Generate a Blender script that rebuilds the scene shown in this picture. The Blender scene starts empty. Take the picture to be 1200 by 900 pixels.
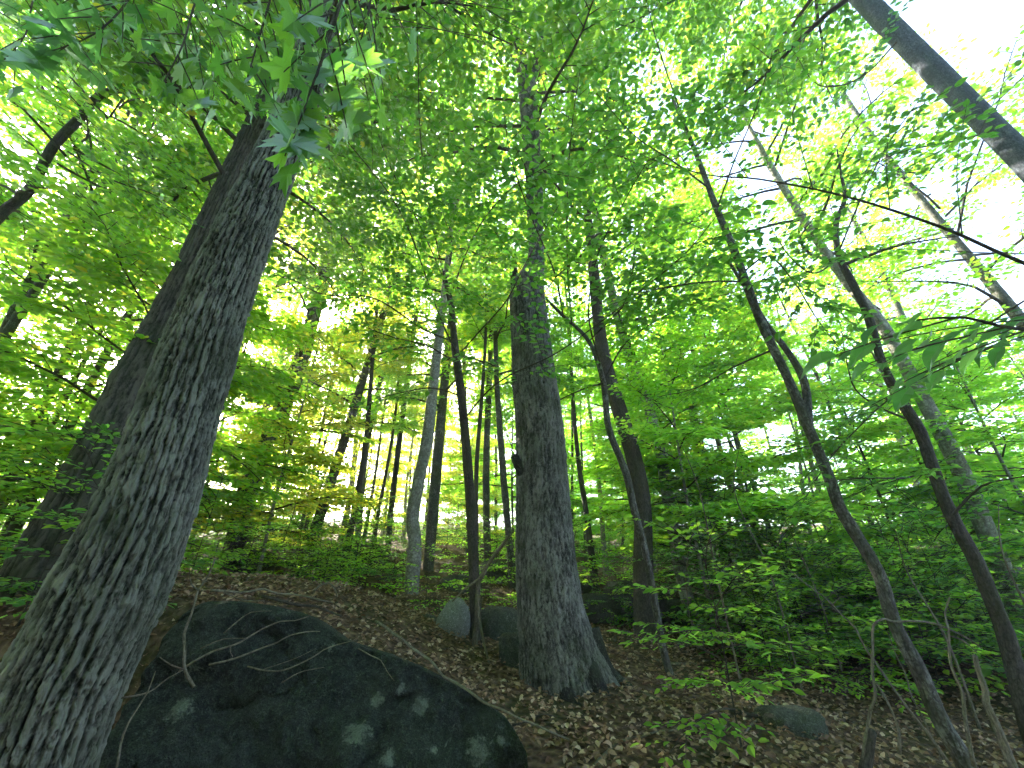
import bpy, math, random
import numpy as np
from mathutils import Matrix, Vector

R = math.radians
sc = bpy.context.scene
COL = sc.collection
rng = np.random.default_rng(7)
random.seed(7)

# ------------------------------------------------------------------ camera, sky, sun, exposure
CAM = np.array([0.0, 0.0, 1.6]); PITCH = 27.0; F = 480.0
cd = bpy.data.cameras.new('camera'); cam = bpy.data.objects.new('camera', cd); COL.objects.link(cam)
cam.location = CAM; cam.rotation_euler = (R(90 + PITCH), 0, 0)
cd.sensor_width = 36; cd.lens = 36 * F / 1200; cd.clip_start = 0.02; cd.clip_end = 2000
sc.camera = cam
SUN_EL, SUN_AZ = 27.0, -38.0          # azimuth measured from +Y towards +X
w = bpy.data.worlds.new('World'); sc.world = w; w.use_nodes = True
nt = w.node_tree; nt.nodes.clear()
sky = nt.nodes.new('ShaderNodeTexSky'); sky.sky_type = 'NISHITA'; sky.sun_disc = False
sky.sun_elevation = R(SUN_EL); sky.sun_rotation = R(SUN_AZ); sky.dust_density = 2.5; sky.air_density = 1.0
bg = nt.nodes.new('ShaderNodeBackground'); bg.inputs[1].default_value = 0.15
wo = nt.nodes.new('ShaderNodeOutputWorld')
nt.links.new(sky.outputs[0], bg.inputs[0]); nt.links.new(bg.outputs[0], wo.inputs[0])
sl = bpy.data.lights.new('sun', 'SUN'); sl.energy = 5.0; sl.angle = R(0.5); sl.color = (1, 0.92, 0.78)
so = bpy.data.objects.new('sun', sl); COL.objects.link(so)
sd = Vector((math.sin(R(SUN_AZ)) * math.cos(R(SUN_EL)), math.cos(R(SUN_AZ)) * math.cos(R(SUN_EL)), math.sin(R(SUN_EL))))
so.rotation_euler = sd.to_track_quat('Z', 'Y').to_euler(); so.location = (0, 0, 40)
sc.view_settings.view_transform = 'Standard'; sc.view_settings.look = 'None'
sc.view_settings.gamma = 1; sc.view_settings.exposure = 3.45
sc.render.engine = 'CYCLES'
cy = sc.cycles
cy.use_denoising = True; cy.max_bounces = 5; cy.diffuse_bounces = 4; cy.transmission_bounces = 5; cy.adaptive_threshold = 0.03; cy.debug_use_spatial_splits = True
cy.glossy_bounces = 2; cy.sample_clamp_indirect = 6; cy.caustics_reflective = False; cy.caustics_refractive = False

# ------------------------------------------------------------------ pixel helpers (1200 x 900 photo)
cp, sp = math.cos(R(PITCH)), math.sin(R(PITCH))
def ray(px, py):
    a = (px - 600) / F; b = (450 - py) / F
    return np.array([a, cp - b * sp, sp + b * cp])
def at(px, py, y):
    d = ray(px, py); return CAM + d * (y / d[1])
def depth(p): return (p[1] - CAM[1]) * cp + (p[2] - CAM[2]) * sp

# ------------------------------------------------------------------ noise
def _hash(ix, iy, iz, s):
    h = (ix.astype(np.int64) * 374761393 + iy.astype(np.int64) * 668265263 + iz.astype(np.int64) * 2147483647 + s * 974634777) & 0xffffffff
    h = ((h ^ (h >> 13)) * 1274126177) & 0xffffffff
    h = ((h ^ (h >> 16)) * 2246822519) & 0xffffffff
    return ((h ^ (h >> 15)) & 0xffff) / 65535.0
def noise(x, y, z=0.0, s=0):
    x, y, z = np.broadcast_arrays(np.asarray(x, float), np.asarray(y, float), np.asarray(z, float))
    ix, iy, iz = np.floor(x), np.floor(y), np.floor(z)
    fx, fy, fz = x - ix, y - iy, z - iz
    fx, fy, fz = [f * f * (3 - 2 * f) for f in (fx, fy, fz)]
    o = 0
    for dx in (0, 1):
        for dy in (0, 1):
            for dz in (0, 1):
                o = o + _hash(ix + dx, iy + dy, iz + dz, s) * (fx if dx else 1 - fx) * (fy if dy else 1 - fy) * (fz if dz else 1 - fz)
    return o * 2 - 1
def fbm(x, y, z=0.0, s=0, o=4):
    v, a, f = 0, 0.5, 1.0
    for k in range(o):
        v = v + a * noise(np.asarray(x) * f, np.asarray(y) * f, np.asarray(z) * f, s + k); a *= 0.5; f *= 2.03
    return v
def sst(a, b, x):
    t = np.clip((np.asarray(x, float) - a) / (b - a), 0, 1); return t * t * (3 - 2 * t)

# ------------------------------------------------------------------ terrain height
def H(x, y, fine=True):
    x = np.asarray(x, float); y = np.asarray(y, float)
    b = 0.165 * np.minimum(y, 8) + 0.19 * np.clip(y - 8, 0, 28) + 0.03 * np.clip(y - 36, 0, 8) - 0.10 * np.clip(y - 44, 0, 150)
    left = sst(0.15, -2.4, x)
    win = sst(3.35, 4.05, y) * (1 - 0.72 * sst(5.0, 8.0, y)) * (1 - sst(30, 45, y))
    b = b + 0.88 * left * win - 0.42 * sst(0.3, 4.5, x) * sst(1.0, 5.0, y) * (1 - 0.6 * sst(9, 20, y))
    b = b + 0.10 * fbm(x * 0.5 + 3, y * 0.5, 0, 11, 3) * sst(2, 9, y) * 2 + 0.5 * fbm(x * 0.09, y * 0.09 + 5, 0, 5, 2) * sst(9, 25, y)
    if fine: b = b + 0.035 * fbm(x * 2.3, y * 2.3, 0, 21, 3)
    return b
def G(x, y): return float(H(x, y))
def on_ground(px, py, tmax=60):
    d = ray(px, py); t = np.linspace(0.5, tmax, 4000)
    P = CAM + d * t[:, None]; k = np.argmax(P[:, 2] < H(P[:, 0], P[:, 1]))
    return P[k]

# ------------------------------------------------------------------ mesh helpers
def mk_mesh(name, verts, faces, mat=None, uv=None, attr=None, smooth=True):
    """faces: list of (n,k) int arrays"""
    me = bpy.data.meshes.new(name)
    verts = np.ascontiguousarray(verts, dtype=np.float32)
    faces = [np.asarray(f, dtype=np.int32) for f in faces if len(f)]
    me.vertices.add(len(verts)); me.vertices.foreach_set('co', verts.ravel())
    li = np.concatenate([f.ravel() for f in faces]); tot = np.concatenate([np.full(len(f), f.shape[1], np.int32) for f in faces])
    me.loops.add(len(li)); me.loops.foreach_set('vertex_index', li)
    me.polygons.add(len(tot)); st = np.concatenate([[0], np.cumsum(tot)[:-1]]).astype(np.int32)
    me.polygons.foreach_set('loop_start', st)
    me.polygons.foreach_set('use_smooth', np.full(len(tot), smooth))
    me.update(calc_edges=True)
    if uv is not None:
        l = me.uv_layers.new(name='UVMap'); l.data.foreach_set('uv', np.asarray(uv, np.float32)[li].ravel())
    if attr is not None:
        for k, v in attr.items():
            a = me.attributes.new(k, 'FLOAT', 'POINT'); a.data.foreach_set('value', np.asarray(v, np.float32))
    if mat: me.materials.append(mat)
    return me
def link(name, me, parent=None, loc=None):
    o = bpy.data.objects.new(name, me); COL.objects.link(o)
    if parent is not None: o.parent = parent
    if loc is not None: o.location = loc
    return o
def empty(name, loc, label, cat, group=None):
    o = bpy.data.objects.new(name, None); COL.objects.link(o); o.location = loc; o.empty_display_size = 0.2
    o['label'] = label; o['category'] = cat
    if group: o['group'] = group
    return o
def tag(o, label, cat, group=None):
    o['label'] = label; o['category'] = cat
    if group: o['group'] = group
    return o

def resample(P, r, ds):
    P = np.asarray(P, float); r = np.asarray(r, float)
    if len(P) == 2: P = np.vstack([P[0], (P[0] + P[1]) / 2, P[1]]); r = np.array([r[0], (r[0] + r[1]) / 2, r[1]])
    Q = np.vstack([2 * P[0] - P[1], P, 2 * P[-1] - P[-2]]); out = []; ro = []
    for i in range(len(P) - 1):
        p0, p1, p2, p3 = Q[i:i + 4]; n = max(1, int(math.ceil(np.linalg.norm(p2 - p1) / ds)))
        t = (np.arange(n) / n)[:, None]
        out.append(0.5 * (2 * p1 + (p2 - p0) * t + (2 * p0 - 5 * p1 + 4 * p2 - p3) * t ** 2 + (3 * p1 - p0 - 3 * p2 + p3) * t ** 3))
        ro.append(r[i] + (r[i + 1] - r[i]) * t[:, 0])
    out.append(P[-1:]); ro.append(r[-1:])
    return np.vstack(out), np.concatenate(ro)
def tube(P, r, nseg=8, ds=0.15, bark=None, flare=None, wob=0.0, seed=0, cap=True):
    """swept tube; bark(theta, s, r) -> radial offset; returns verts, quads, tris, uv, barkheight"""
    P, r = resample(P, r, ds); n = len(P)
    T = np.gradient(P, axis=0); T /= np.linalg.norm(T, axis=1)[:, None] + 1e-9
    s = np.concatenate([[0], np.cumsum(np.linalg.norm(np.diff(P, axis=0), axis=1))])
    N = np.zeros_like(P); a = np.array([1.0, 0, 0]) if abs(T[0][0]) < 0.8 else np.array([0, 1.0, 0])
    v = a - T[0] * a.dot(T[0]); N[0] = v / np.linalg.norm(v)
    for i in range(1, n):
        v = N[i - 1] - T[i] * N[i - 1].dot(T[i]); N[i] = v / np.linalg.norm(v)
    B = np.cross(T, N); th = np.arange(nseg) / nseg * 2 * math.pi
    TH, S = np.meshgrid(th, s); RR = np.repeat(r[:, None], nseg, 1)
    bh = np.zeros_like(RR)
    if wob: RR = RR * (1 + wob * fbm(np.cos(TH) * 1.3 + seed, np.sin(TH) * 1.3, S / (r.max() * 3), seed, 3))
    if flare is not None: RR = RR * flare(TH, S)
    if bark is not None:
        d, bh = bark(TH, S, RR); RR = RR + d
    V = P[:, None, :] + RR[..., None] * (np.cos(TH)[..., None] * N[:, None, :] + np.sin(TH)[..., None] * B[:, None, :])
    V = V.reshape(-1, 3)
    i = np.arange(n - 1)[:, None] * nseg; j = np.arange(nseg)[None]; j2 = (j + 1) % nseg
    Q = np.stack([i + j, i + j2, i + nseg + j2, i + nseg + j], -1).reshape(-1, 4)
    uv = np.stack([np.abs(TH / math.pi - 1) * r.mean() * 3 , S], -1).reshape(-1, 2); bh = bh.ravel()
    tris = np.zeros((0, 3), int)
    if cap:
        V = np.vstack([V, P[0] - T[0] * r[0] * 0.2, P[-1] + T[-1] * r[-1] * 0.5]); k = n * nseg
        jj = np.arange(nseg); t0 = np.stack([np.full(nseg, k), (jj + 1) % nseg, jj], -1)
        e = (n - 1) * nseg; t1 = np.stack([np.full(nseg, k + 1), e + jj, e + (jj + 1) % nseg], -1)
        tris = np.vstack([t0, t1]); uv = np.vstack([uv, [[0, 0], [0, s[-1]]]]); bh = np.concatenate([bh, [0, 0]])
    return V, Q, tris, uv, bh
class MB:
    """collects tubes into one mesh"""
    def __init__(s): s.v = []; s.q = []; s.t = []; s.uv = []; s.b = []; s.n = 0
    def add(s, tb):
        V, Q, T, uv, b = tb; s.v.append(V); s.q.append(Q + s.n); s.t.append(T + s.n); s.uv.append(uv); s.b.append(b); s.n += len(V)
    def mesh(s, name, mat, off=None):
        V = np.vstack(s.v)
        if off is not None: V = V - off
        return mk_mesh(name, V, [np.vstack(s.q), np.vstack(s.t)], mat, np.vstack(s.uv), {'bark': np.concatenate(s.b)})

# leaf templates: x across, y along, z up; (verts, quads, tris)
LEAF_LO = (np.array([[0, 0, 0], [-.27, .30, .06], [-.25, .64, .05], [0, 1, -.06], [.25, .64, .05], [.27, .30, .06]], float),
           np.array([[0, 3, 2, 1], [0, 5, 4, 3]]), np.zeros((0, 3), int))
LEAF_HI = (np.array([[0, -.16, 0.02], [0, 0, 0], [-.2, .14, .05], [-.29, .36, .075], [-.26, .6, .06], [-.13, .84, .01], [0, 1.04, -.10],
                     [.13, .84, .01], [.26, .6, .06], [.29, .36, .075], [.2, .14, .05], [0, .36, .02], [0, .62, .0], [.012, -.16, .02], [.012, 0, 0]], float),
           np.array([[1, 11, 3, 2], [11, 12, 4, 3], [1, 10, 9, 11], [11, 9, 8, 12], [12, 6, 5, 4], [12, 8, 7, 6], [0, 13, 14, 1]]), np.zeros((0, 3), int))
def _maple():
    o = [(0, 0), (.16, .02), (.42, -.06), (.36, .12), (.60, .26), (.46, .34), (.60, .58), (.36, .52), (.22, .50), (.26, .74), (.12, .76), (0, 1.05)]
    pts = o + [(-x, y) for x, y in o[-2:0:-1]]
    V = [[x, y, 0.10 * abs(x) - 0.12 * max(0, y - .5) ** 2 * 2] for x, y in pts] + [[0, .36, 0.0], [0, -.55, -.05], [.015, -.55, -.05], [.015, 0, 0]]
    n = len(pts); T = [[n, (i), (i + 1) % n] for i in range(n)]
    return np.array(V, float), np.array([[n + 1, n + 2, n + 3, 0]]), np.array(T)
LEAF_MAPLE = _maple()
def basis(d, nrm):
    y = d / (np.linalg.norm(d, axis=1)[:, None] + 1e-9)
    z = nrm - y * np.sum(nrm * y, 1)[:, None]; z /= np.linalg.norm(z, axis=1)[:, None] + 1e-9
    return np.cross(y, z), y, z
def leaf_mesh(name, pos, d, nrm, size, tmpl, mat):
    X, Y, Z = basis(d, nrm); tv, tq, tt = tmpl; n = len(pos); k = len(tv)
    V = pos[:, None] + size[:, None, None] * (tv[None, :, 0:1] * X[:, None] + tv[None, :, 1:2] * Y[:, None] + tv[None, :, 2:3] * Z[:, None])
    o = (np.arange(n) * k)[:, None, None]
    fs = []
    if len(tq): fs.append((tq[None] + o).reshape(-1, 4))
    if len(tt): fs.append((tt[None] + o).reshape(-1, 3))
    return mk_mesh(name, V.reshape(-1, 3), fs, mat, smooth=False)

# ------------------------------------------------------------------ materials
def newmat(name):
    m = bpy.data.materials.new(name); m.use_nodes = True; m.node_tree.nodes.clear(); return m
class NT:
    def __init__(s, m): s.t = m.node_tree
    def n(s, typ, **kw):
        x = s.t.nodes.new(typ)
        for k, v in kw.items():
            if k.startswith('i_'):
                key = k[2:]; key = int(key) if key.isdigit() else key.replace('_', ' ')
                x.inputs[key].default_value = v
            else: setattr(x, k, v)
        return x
    def l(s, a, b): s.t.links.new(a, b)
    def noise(s, vec, scale, detail=4, rough=0.55, dist=0):
        x = s.n('ShaderNodeTexNoise'); x.inputs['Scale'].default_value = scale; x.inputs['Detail'].default_value = detail
        x.inputs['Roughness'].default_value = rough; x.inputs['Distortion'].default_value = dist
        if vec is not None: s.l(vec, x.inputs['Vector'])
        return x.outputs['Fac']
    def ramp(s, fac, stops):
        x = s.n('ShaderNodeValToRGB'); e = x.color_ramp.elements
        while len(e) < len(stops): e.new(0.5)
        for q, (p, c) in zip(e, stops):
            q.position = p; q.color = (*c, 1) if len(c) == 3 else c
        s.l(fac, x.inputs[0]); return x.outputs[0]
    def mix(s, fac, a, b, mode='MIX'):
        x = s.n('ShaderNodeMix', data_type='RGBA', blend_type=mode)
        for i, v in ((0, fac), (6, a), (7, b)):
            if isinstance(v, (int, float)): x.inputs[i].default_value = v
            elif isinstance(v, tuple): x.inputs[i].default_value = (*v, 1)
            else: s.l(v, x.inputs[i])
        return x.outputs[2]
    def math(s, op, a, b=None):
        x = s.n('ShaderNodeMath', operation=op)
        for i, v in ((0, a), (1, b)):
            if v is None: continue
            if isinstance(v, (int, float)): x.inputs[i].default_value = v
            else: s.l(v, x.inputs[i])
        return x.outputs[0]
    def out(s, col, rough=0.85, bump=None, dist=0.02, strength=1.0, spec=0.25):
        p = s.n('ShaderNodeBsdfPrincipled'); p.inputs['Roughness'].default_value = rough; p.inputs['Specular IOR Level'].default_value = spec
        s.l(col, p.inputs['Base Color'])
        if bump is not None:
            b = s.n('ShaderNodeBump'); b.inputs['Strength'].default_value = strength; b.inputs['Distance'].default_value = dist
            s.l(bump, b.inputs['Height']); s.l(b.outputs[0], p.inputs['Normal'])
        o = s.n('ShaderNodeOutputMaterial'); s.l(p.outputs[0], o.inputs[0])

def leaf_material(name, refl, trans, jitter=0.35, yellow=0.0):
    """refl/trans: pairs of colours; each leaf picks its own mix"""
    m = newmat(name); t = NT(m)
    g = t.n('ShaderNodeNewGeometry'); ri = g.outputs['Random Per Island']
    oi = t.n('ShaderNodeObjectInfo').outputs['Random']
    rnd = t.math('FRACT', t.math('ADD', ri, oi))
    cr = t.mix(rnd, refl[0], refl[1]); ct = t.mix(rnd, trans[0], trans[1])
    if yellow > 0:
        sel = t.math('LESS_THAN', t.math('FRACT', t.math('MULTIPLY', rnd, 7.31)), yellow)
        ct = t.mix(sel, ct, (0.66, 0.60, 0.05)); cr = t.mix(sel, cr, (0.14, 0.14, 0.03))
    d = t.n('ShaderNodeBsdfDiffuse'); t.l(cr, d.inputs[0])
    tr = t.n('ShaderNodeBsdfTranslucent'); t.l(ct, tr.inputs[0])
    mx = t.n('ShaderNodeAddShader'); t.l(d.outputs[0], mx.inputs[0]); t.l(tr.outputs[0], mx.inputs[1])
    gl = t.n('ShaderNodeBsdfGlossy'); gl.inputs['Roughness'].default_value = 0.42; gl.inputs[0].default_value = (0.9, 0.95, 1, 1)
    fr = t.n('ShaderNodeFresnel'); fr.inputs[0].default_value = 1.35
    m2 = t.n('ShaderNodeMixShader'); t.l(t.math('MULTIPLY', fr.outputs[0], 0.14), m2.inputs[0]); t.l(mx.outputs[0], m2.inputs[1]); t.l(gl.outputs[0], m2.inputs[2])
    o = t.n('ShaderNodeOutputMaterial'); t.l(m2.outputs[0], o.inputs[0]); return m
M = {}
M['leaf'] = leaf_material('leaf_green', ((.035, .085, .025), (.06, .115, .03)), ((.06, .20, .02), (.15, .32, .028)))
M['leaf_understory_bright'] = leaf_material('leaf_understory_bright', ((.035, .085, .025), (.06, .115, .03)), ((.22, .52, .03), (.44, .66, .04)))  # same leaf with raised transmission colour, so the understory looks better lit
M['leaf_upper_dimmed'] = leaf_material('leaf_upper_dimmed', ((.035, .085, .025), (.06, .115, .03)), ((.07, .21, .016), (.19, .32, .022)), yellow=0.02)  # same leaf with lowered transmission colour, dimming the overlit canopy top
M['leaf_canopy'] = leaf_material('leaf_canopy', ((.045, .10, .022), (.08, .13, .03)), ((.16, .40, .022), (.37, .52, .03)), yellow=0.03)
M['leaf_yellow'] = leaf_material('leaf_yellow_backlit', ((.06, .11, .025), (.10, .13, .03)), ((.30, .48, .04), (.54, .56, .05)), yellow=0.3)  # yellow leaf tone, partly standing in for low sun glowing through
M['leaf_dark'] = leaf_material('leaf_dark', ((.035, .085, .03), (.055, .11, .035)), ((.05, .17, .035), (.10, .25, .045)))

def bark_material(name, ridge, furrow, moss=None, lichen=None, scale=1.0, attr=True, bump=0.012, stretch=5.0):
    m = newmat(name); t = NT(m)
    uv = t.n('ShaderNodeUVMap').outputs[0]; ob = t.n('ShaderNodeTexCoord').outputs['Object']
    mp = t.n('ShaderNodeMapping'); mp.inputs['Scale'].default_value = (stretch, 1, 1); t.l(uv, mp.inputs[0])
    n1 = t.noise(mp.outputs[0], 14 * scale, 8, 0.72, 0.6); n2 = t.noise(ob, 2.2, 4); n3 = t.noise(ob, 55 * scale, 5, 0.75)
    vo = t.n('ShaderNodeTexVoronoi', feature='DISTANCE_TO_EDGE'); vo.inputs['Scale'].default_value = 16 * scale; t.l(mp.outputs[0], vo.inputs['Vector'])
    cr = t.ramp(vo.outputs['Distance'], [(0.0, (0, 0, 0)), (0.22, (1, 1, 1))])
    f = t.math('ADD', t.math('MULTIPLY', t.math('SUBTRACT', n1, .5), 1.5), t.math('MULTIPLY', t.math('SUBTRACT', n3, 0.5), 0.9))
    f = t.math('ADD', t.math('ADD', f, .32), t.math('MULTIPLY', cr, .22))
    if attr:
        a = t.n('ShaderNodeAttribute', attribute_name='bark').outputs['Fac']
        f = t.math('ADD', t.math('MULTIPLY', f, 0.7), t.math('MULTIPLY', a, 0.62)); f = t.math('SUBTRACT', f, .04)
    c = t.ramp(f, [(0.22, furrow), (0.48, tuple(0.45 * a + .55 * b for a, b in zip(ridge, furrow))), (0.78, ridge)])
    if lichen:
        lf = t.ramp(t.math('ADD', t.math('MULTIPLY', t.noise(ob, 5.5, 6, 0.75), .8), t.math('MULTIPLY', f, .25)), [(0.52, (0, 0, 0)), (0.66, (1, 1, 1))]); c = t.mix(t.math('MULTIPLY', lf, 0.65), c, lichen)
    if moss:
        mf = t.ramp(n2, [(0.46, (0, 0, 0)), (0.66, (1, 1, 1))]); c = t.mix(t.math('MULTIPLY', mf, 0.5), c, moss)
    t.out(c, 0.9, f, bump, 1.0, 0.15); return m
M['bark_ash'] = bark_material('bark_ash', (.19, .19, .165), (.012, .013, .010), (.04, .052, .026), (.27, .28, .245), attr=True)
M['bark_broad'] = bark_material('bark_broad', (.13, .12, .105), (.02, .018, .016), (.04, .055, .025), None, attr=True)
M['bark_maple'] = bark_material('bark_maple', (.15, .148, .138), (.018, .017, .016), (.045, .058, .028), (.25, .25, .23), attr=True, scale=1.6, stretch=3)
M['bark_grey'] = bark_material('bark_grey', (.15, .145, .13), (.045, .04, .036), (.05, .07, .03), (.3, .31, .28), attr=False, stretch=3, bump=.008)
M['bark_dark'] = bark_material('bark_dark', (.12, .105, .09), (.035, .03, .026), (.05, .06, .03), None, attr=False, stretch=4, bump=.008)
M['bark_pale'] = bark_material('bark_pale', (.36, .35, .32), (.13, .12, .105), (.10, .12, .06), (.42, .43, .40), attr=False, stretch=1.5, bump=.006)
M['bark_blue'] = bark_material('bark_smooth', (.15, .17, .215), (.07, .078, .096), None, (.20, .22, .265), attr=False, stretch=2.5, bump=.006, scale=1.5)
M['twig'] = bark_material('twig_bark', (.10, .085, .065), (.045, .038, .03), None, None, attr=False, bump=.002)
M['deadwood'] = bark_material('dead_wood', (.27, .24, .19), (.08, .066, .05), (.12, .12, .06), None, attr=False, stretch=7, bump=.003)

def rock_material(name, base, dark, moss, lichen=None, spots=(), mossamt=0.6):
    m = newmat(name); t = NT(m); ob = t.n('ShaderNodeTexCoord').outputs['Object']
    n1 = t.noise(ob, 3.2, 8, 0.65, 0.3); n2 = t.noise(ob, 26, 5, 0.7); n3 = t.noise(ob, 90, 3, 0.7)
    c = t.ramp(t.math('ADD', t.math('MULTIPLY', n1, .6), t.math('MULTIPLY', n2, .4)), [(.34, dark), (.62, base)])
    mf = t.ramp(t.noise(ob, 1.6, 6, 0.7), [(.44, (0, 0, 0)), (.6, (1, 1, 1))]); c = t.mix(t.math('MULTIPLY', mf, mossamt), c, moss)
    c = t.mix(t.math('MULTIPLY', t.ramp(t.math('ADD', t.math('MULTIPLY', n3, .6), t.math('MULTIPLY', n2, .4)), [(.50, (0, 0, 0)), (.62, (1, 1, 1))]), .7), c, tuple(min(1, x * 1.8) for x in base))
    c = t.mix(t.ramp(t.noise(ob, 130, 2, .6), [(.38, (.75, .75, .75)), (.5, (0, 0, 0))]), c, tuple(x * .6 for x in dark))
    if lichen:
        lf = t.ramp(t.noise(ob, 4.2, 6, 0.75, .5), [(.63, (0, 0, 0)), (.67, (1, 1, 1))]); c = t.mix(t.math('MULTIPLY', lf, .55), c, lichen)
        for (p, r) in spots:
            vs = t.n('ShaderNodeVectorMath', operation='DISTANCE'); t.l(ob, vs.inputs[0]); vs.inputs[1].default_value = p
            q = t.math('ADD', t.math('DIVIDE', vs.outputs['Value'], r), t.math('MULTIPLY', t.math('SUBTRACT', n2, .5), 3.2))
            q = t.math('ADD', q, t.math('MULTIPLY', t.math('SUBTRACT', n1, .5), 1.2))
            lf = t.ramp(q, [(.55, (1, 1, 1)), (1.05, (0, 0, 0))]); c = t.mix(t.math('MULTIPLY', lf, t.ramp(n3, [(.3, (.35, .35, .35)), (.6, (.85, .85, .85))])), c, lichen)
    h = t.math('ADD', t.math('MULTIPLY', n1, .6), t.math('ADD', t.math('MULTIPLY', n2, .3), t.math('MULTIPLY', n3, .12)))
    t.out(c, 0.85, h, 0.12, 1.0, 0.2); return m
M['rock'] = rock_material('mossy_rock', (.12, .125, .115), (.03, .033, .03), (.045, .065, .025), (.3, .32, .28), (), .75)
M['stone'] = rock_material('grey_stone', (.34, .35, .35), (.18, .185, .185), (.16, .18, .12), None, (), .2)

def ground_material():
    m = newmat('forest_floor'); t = NT(m); ob = t.n('ShaderNodeTexCoord').outputs['Object']
    n1 = t.noise(ob, 1.1, 5, .6); n2 = t.noise(ob, 14, 6, .7, .6)
    v = t.n('ShaderNodeTexVoronoi'); v.inputs['Scale'].default_value = 17; t.l(ob, v.inputs['Vector'])
    c = t.ramp(t.math('ADD', t.math('MULTIPLY', n2, .6), t.math('MULTIPLY', v.outputs['Distance'], .5)), [(.3, (.03, .02, .014)), (.55, (.10, .066, .042)), (.8, (.22, .15, .10))])
    c = t.mix(t.math('MULTIPLY', t.ramp(n1, [(.48, (0, 0, 0)), (.64, (1, 1, 1))]), .6), c, (.035, .05, .018))
    t.out(c, .95, t.math('ADD', n2, v.outputs['Distance']), .04, .9, .1); return m
M['ground'] = ground_material()
def litter_material():
    m = newmat('dry_leaf'); t = NT(m); g = t.n('ShaderNodeNewGeometry'); oi = t.n('ShaderNodeObjectInfo').outputs['Random']
    rnd = t.math('FRACT', t.math('ADD', g.outputs['Random Per Island'], oi))
    c = t.ramp(rnd, [(0, (.12, .07, .04)), (.35, (.27, .165, .095)), (.7, (.42, .29, .18)), (1, (.58, .46, .33))])
    ob = t.n('ShaderNodeTexCoord').outputs['Object']; c = t.mix(t.math('MULTIPLY', t.noise(ob, 60, 3), .5), c, (.10, .06, .035))
    t.out(c, .75, None, spec=.3); return m
M['litter'] = litter_material()

# ------------------------------------------------------------------ ground
def build_ground():
    u = np.linspace(-1, 1, 240); x = 1.6 * np.sinh(5.25 * u)
    v = np.linspace(-1, 1, 260); y = 5 + 1.9 * np.sinh(5.05 * v)
    X, Y = np.meshgrid(x, y); Z = H(X, Y)
    V = np.stack([X, Y, Z], -1).reshape(-1, 3); nx, ny = 240, 260
    i = np.arange(ny - 1)[:, None] * nx; j = np.arange(nx - 1)[None]
    Q = np.stack([i + j, i + j + 1, i + nx + j + 1, i + nx + j], -1).reshape(-1, 4)
    o = link('ground', mk_mesh('ground', V, [Q], M['ground'])); o['kind'] = 'structure'
    o['label'] = 'leaf-covered forest hillside rising away between the trees'
    return o
ground = build_ground()

# ------------------------------------------------------------------ bark relief
def bark_furrowed(n_ridge=30, amp=0.016, seed=1):
    def f(TH, S, RR):
        cx, sx = np.cos(TH), np.sin(TH)
        b = fbm(cx * 13, sx * 13, S * 20, seed + 9, 4); fine = fbm(cx * 30, sx * 30, S * 34, seed + 19, 3)
        w1 = 2.2 * fbm(cx * 2.2, sx * 2.2, S * .8, seed, 2) + 1.7 * fbm(cx * 7, sx * 7, S * 3.4, seed + 3, 3)
        ph = TH * n_ridge / 2 + w1 + .35 * fine
        a = np.abs(np.sin(ph)); cell = np.mod(np.floor(ph / math.pi), n_ridge)
        q = S * (7 + 3 * noise(cell * 1.7, 0, 0, seed + 2)) + cell * 2.37 + 1.2 * b
        pl = np.floor(q); fr = q - pl
        hp = 0.25 + 0.75 * _hash(cell, pl, pl * 0, seed + 31)
        edge = sst(0, .22, fr) * sst(0, .12, 1 - fr)
        big = fbm(cx * 2, sx * 2, S * 1.6, seed + 15, 2)
        h = np.clip(sst(0.30, 0.60, a + .5 * b) * (0.30 + 0.70 * edge) * hp + 0.45 * b + .35 * fine + .25 * big + .12, 0, 1.25)
        return (h - 0.5) * amp, h
    return f
def bark_scaly(amp=0.012, seed=2):
    def f(TH, S, RR):
        cx, sx = np.cos(TH), np.sin(TH)
        a = np.abs(fbm(cx * 8, sx * 8, S * 3.2, seed, 4)) * 2.4
        b = fbm(cx * 20, sx * 20, S * 22, seed + 4, 3)
        fine = fbm(cx * 38, sx * 38, S * 30, seed + 14, 3); pat = fbm(cx * 2.5, sx * 2.5, S * 2.2, seed + 21, 3)
        h = np.clip(.22 + .55 * (1.0 - np.exp(-a * 2.2)) + 0.75 * b + .6 * fine + .5 * pat, 0, 1.2)
        return (h - 0.5) * amp + 0.05 * RR * fbm(cx * 1.2, sx * 1.2, S * 1.3, seed + 7, 3), h
    return f

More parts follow.
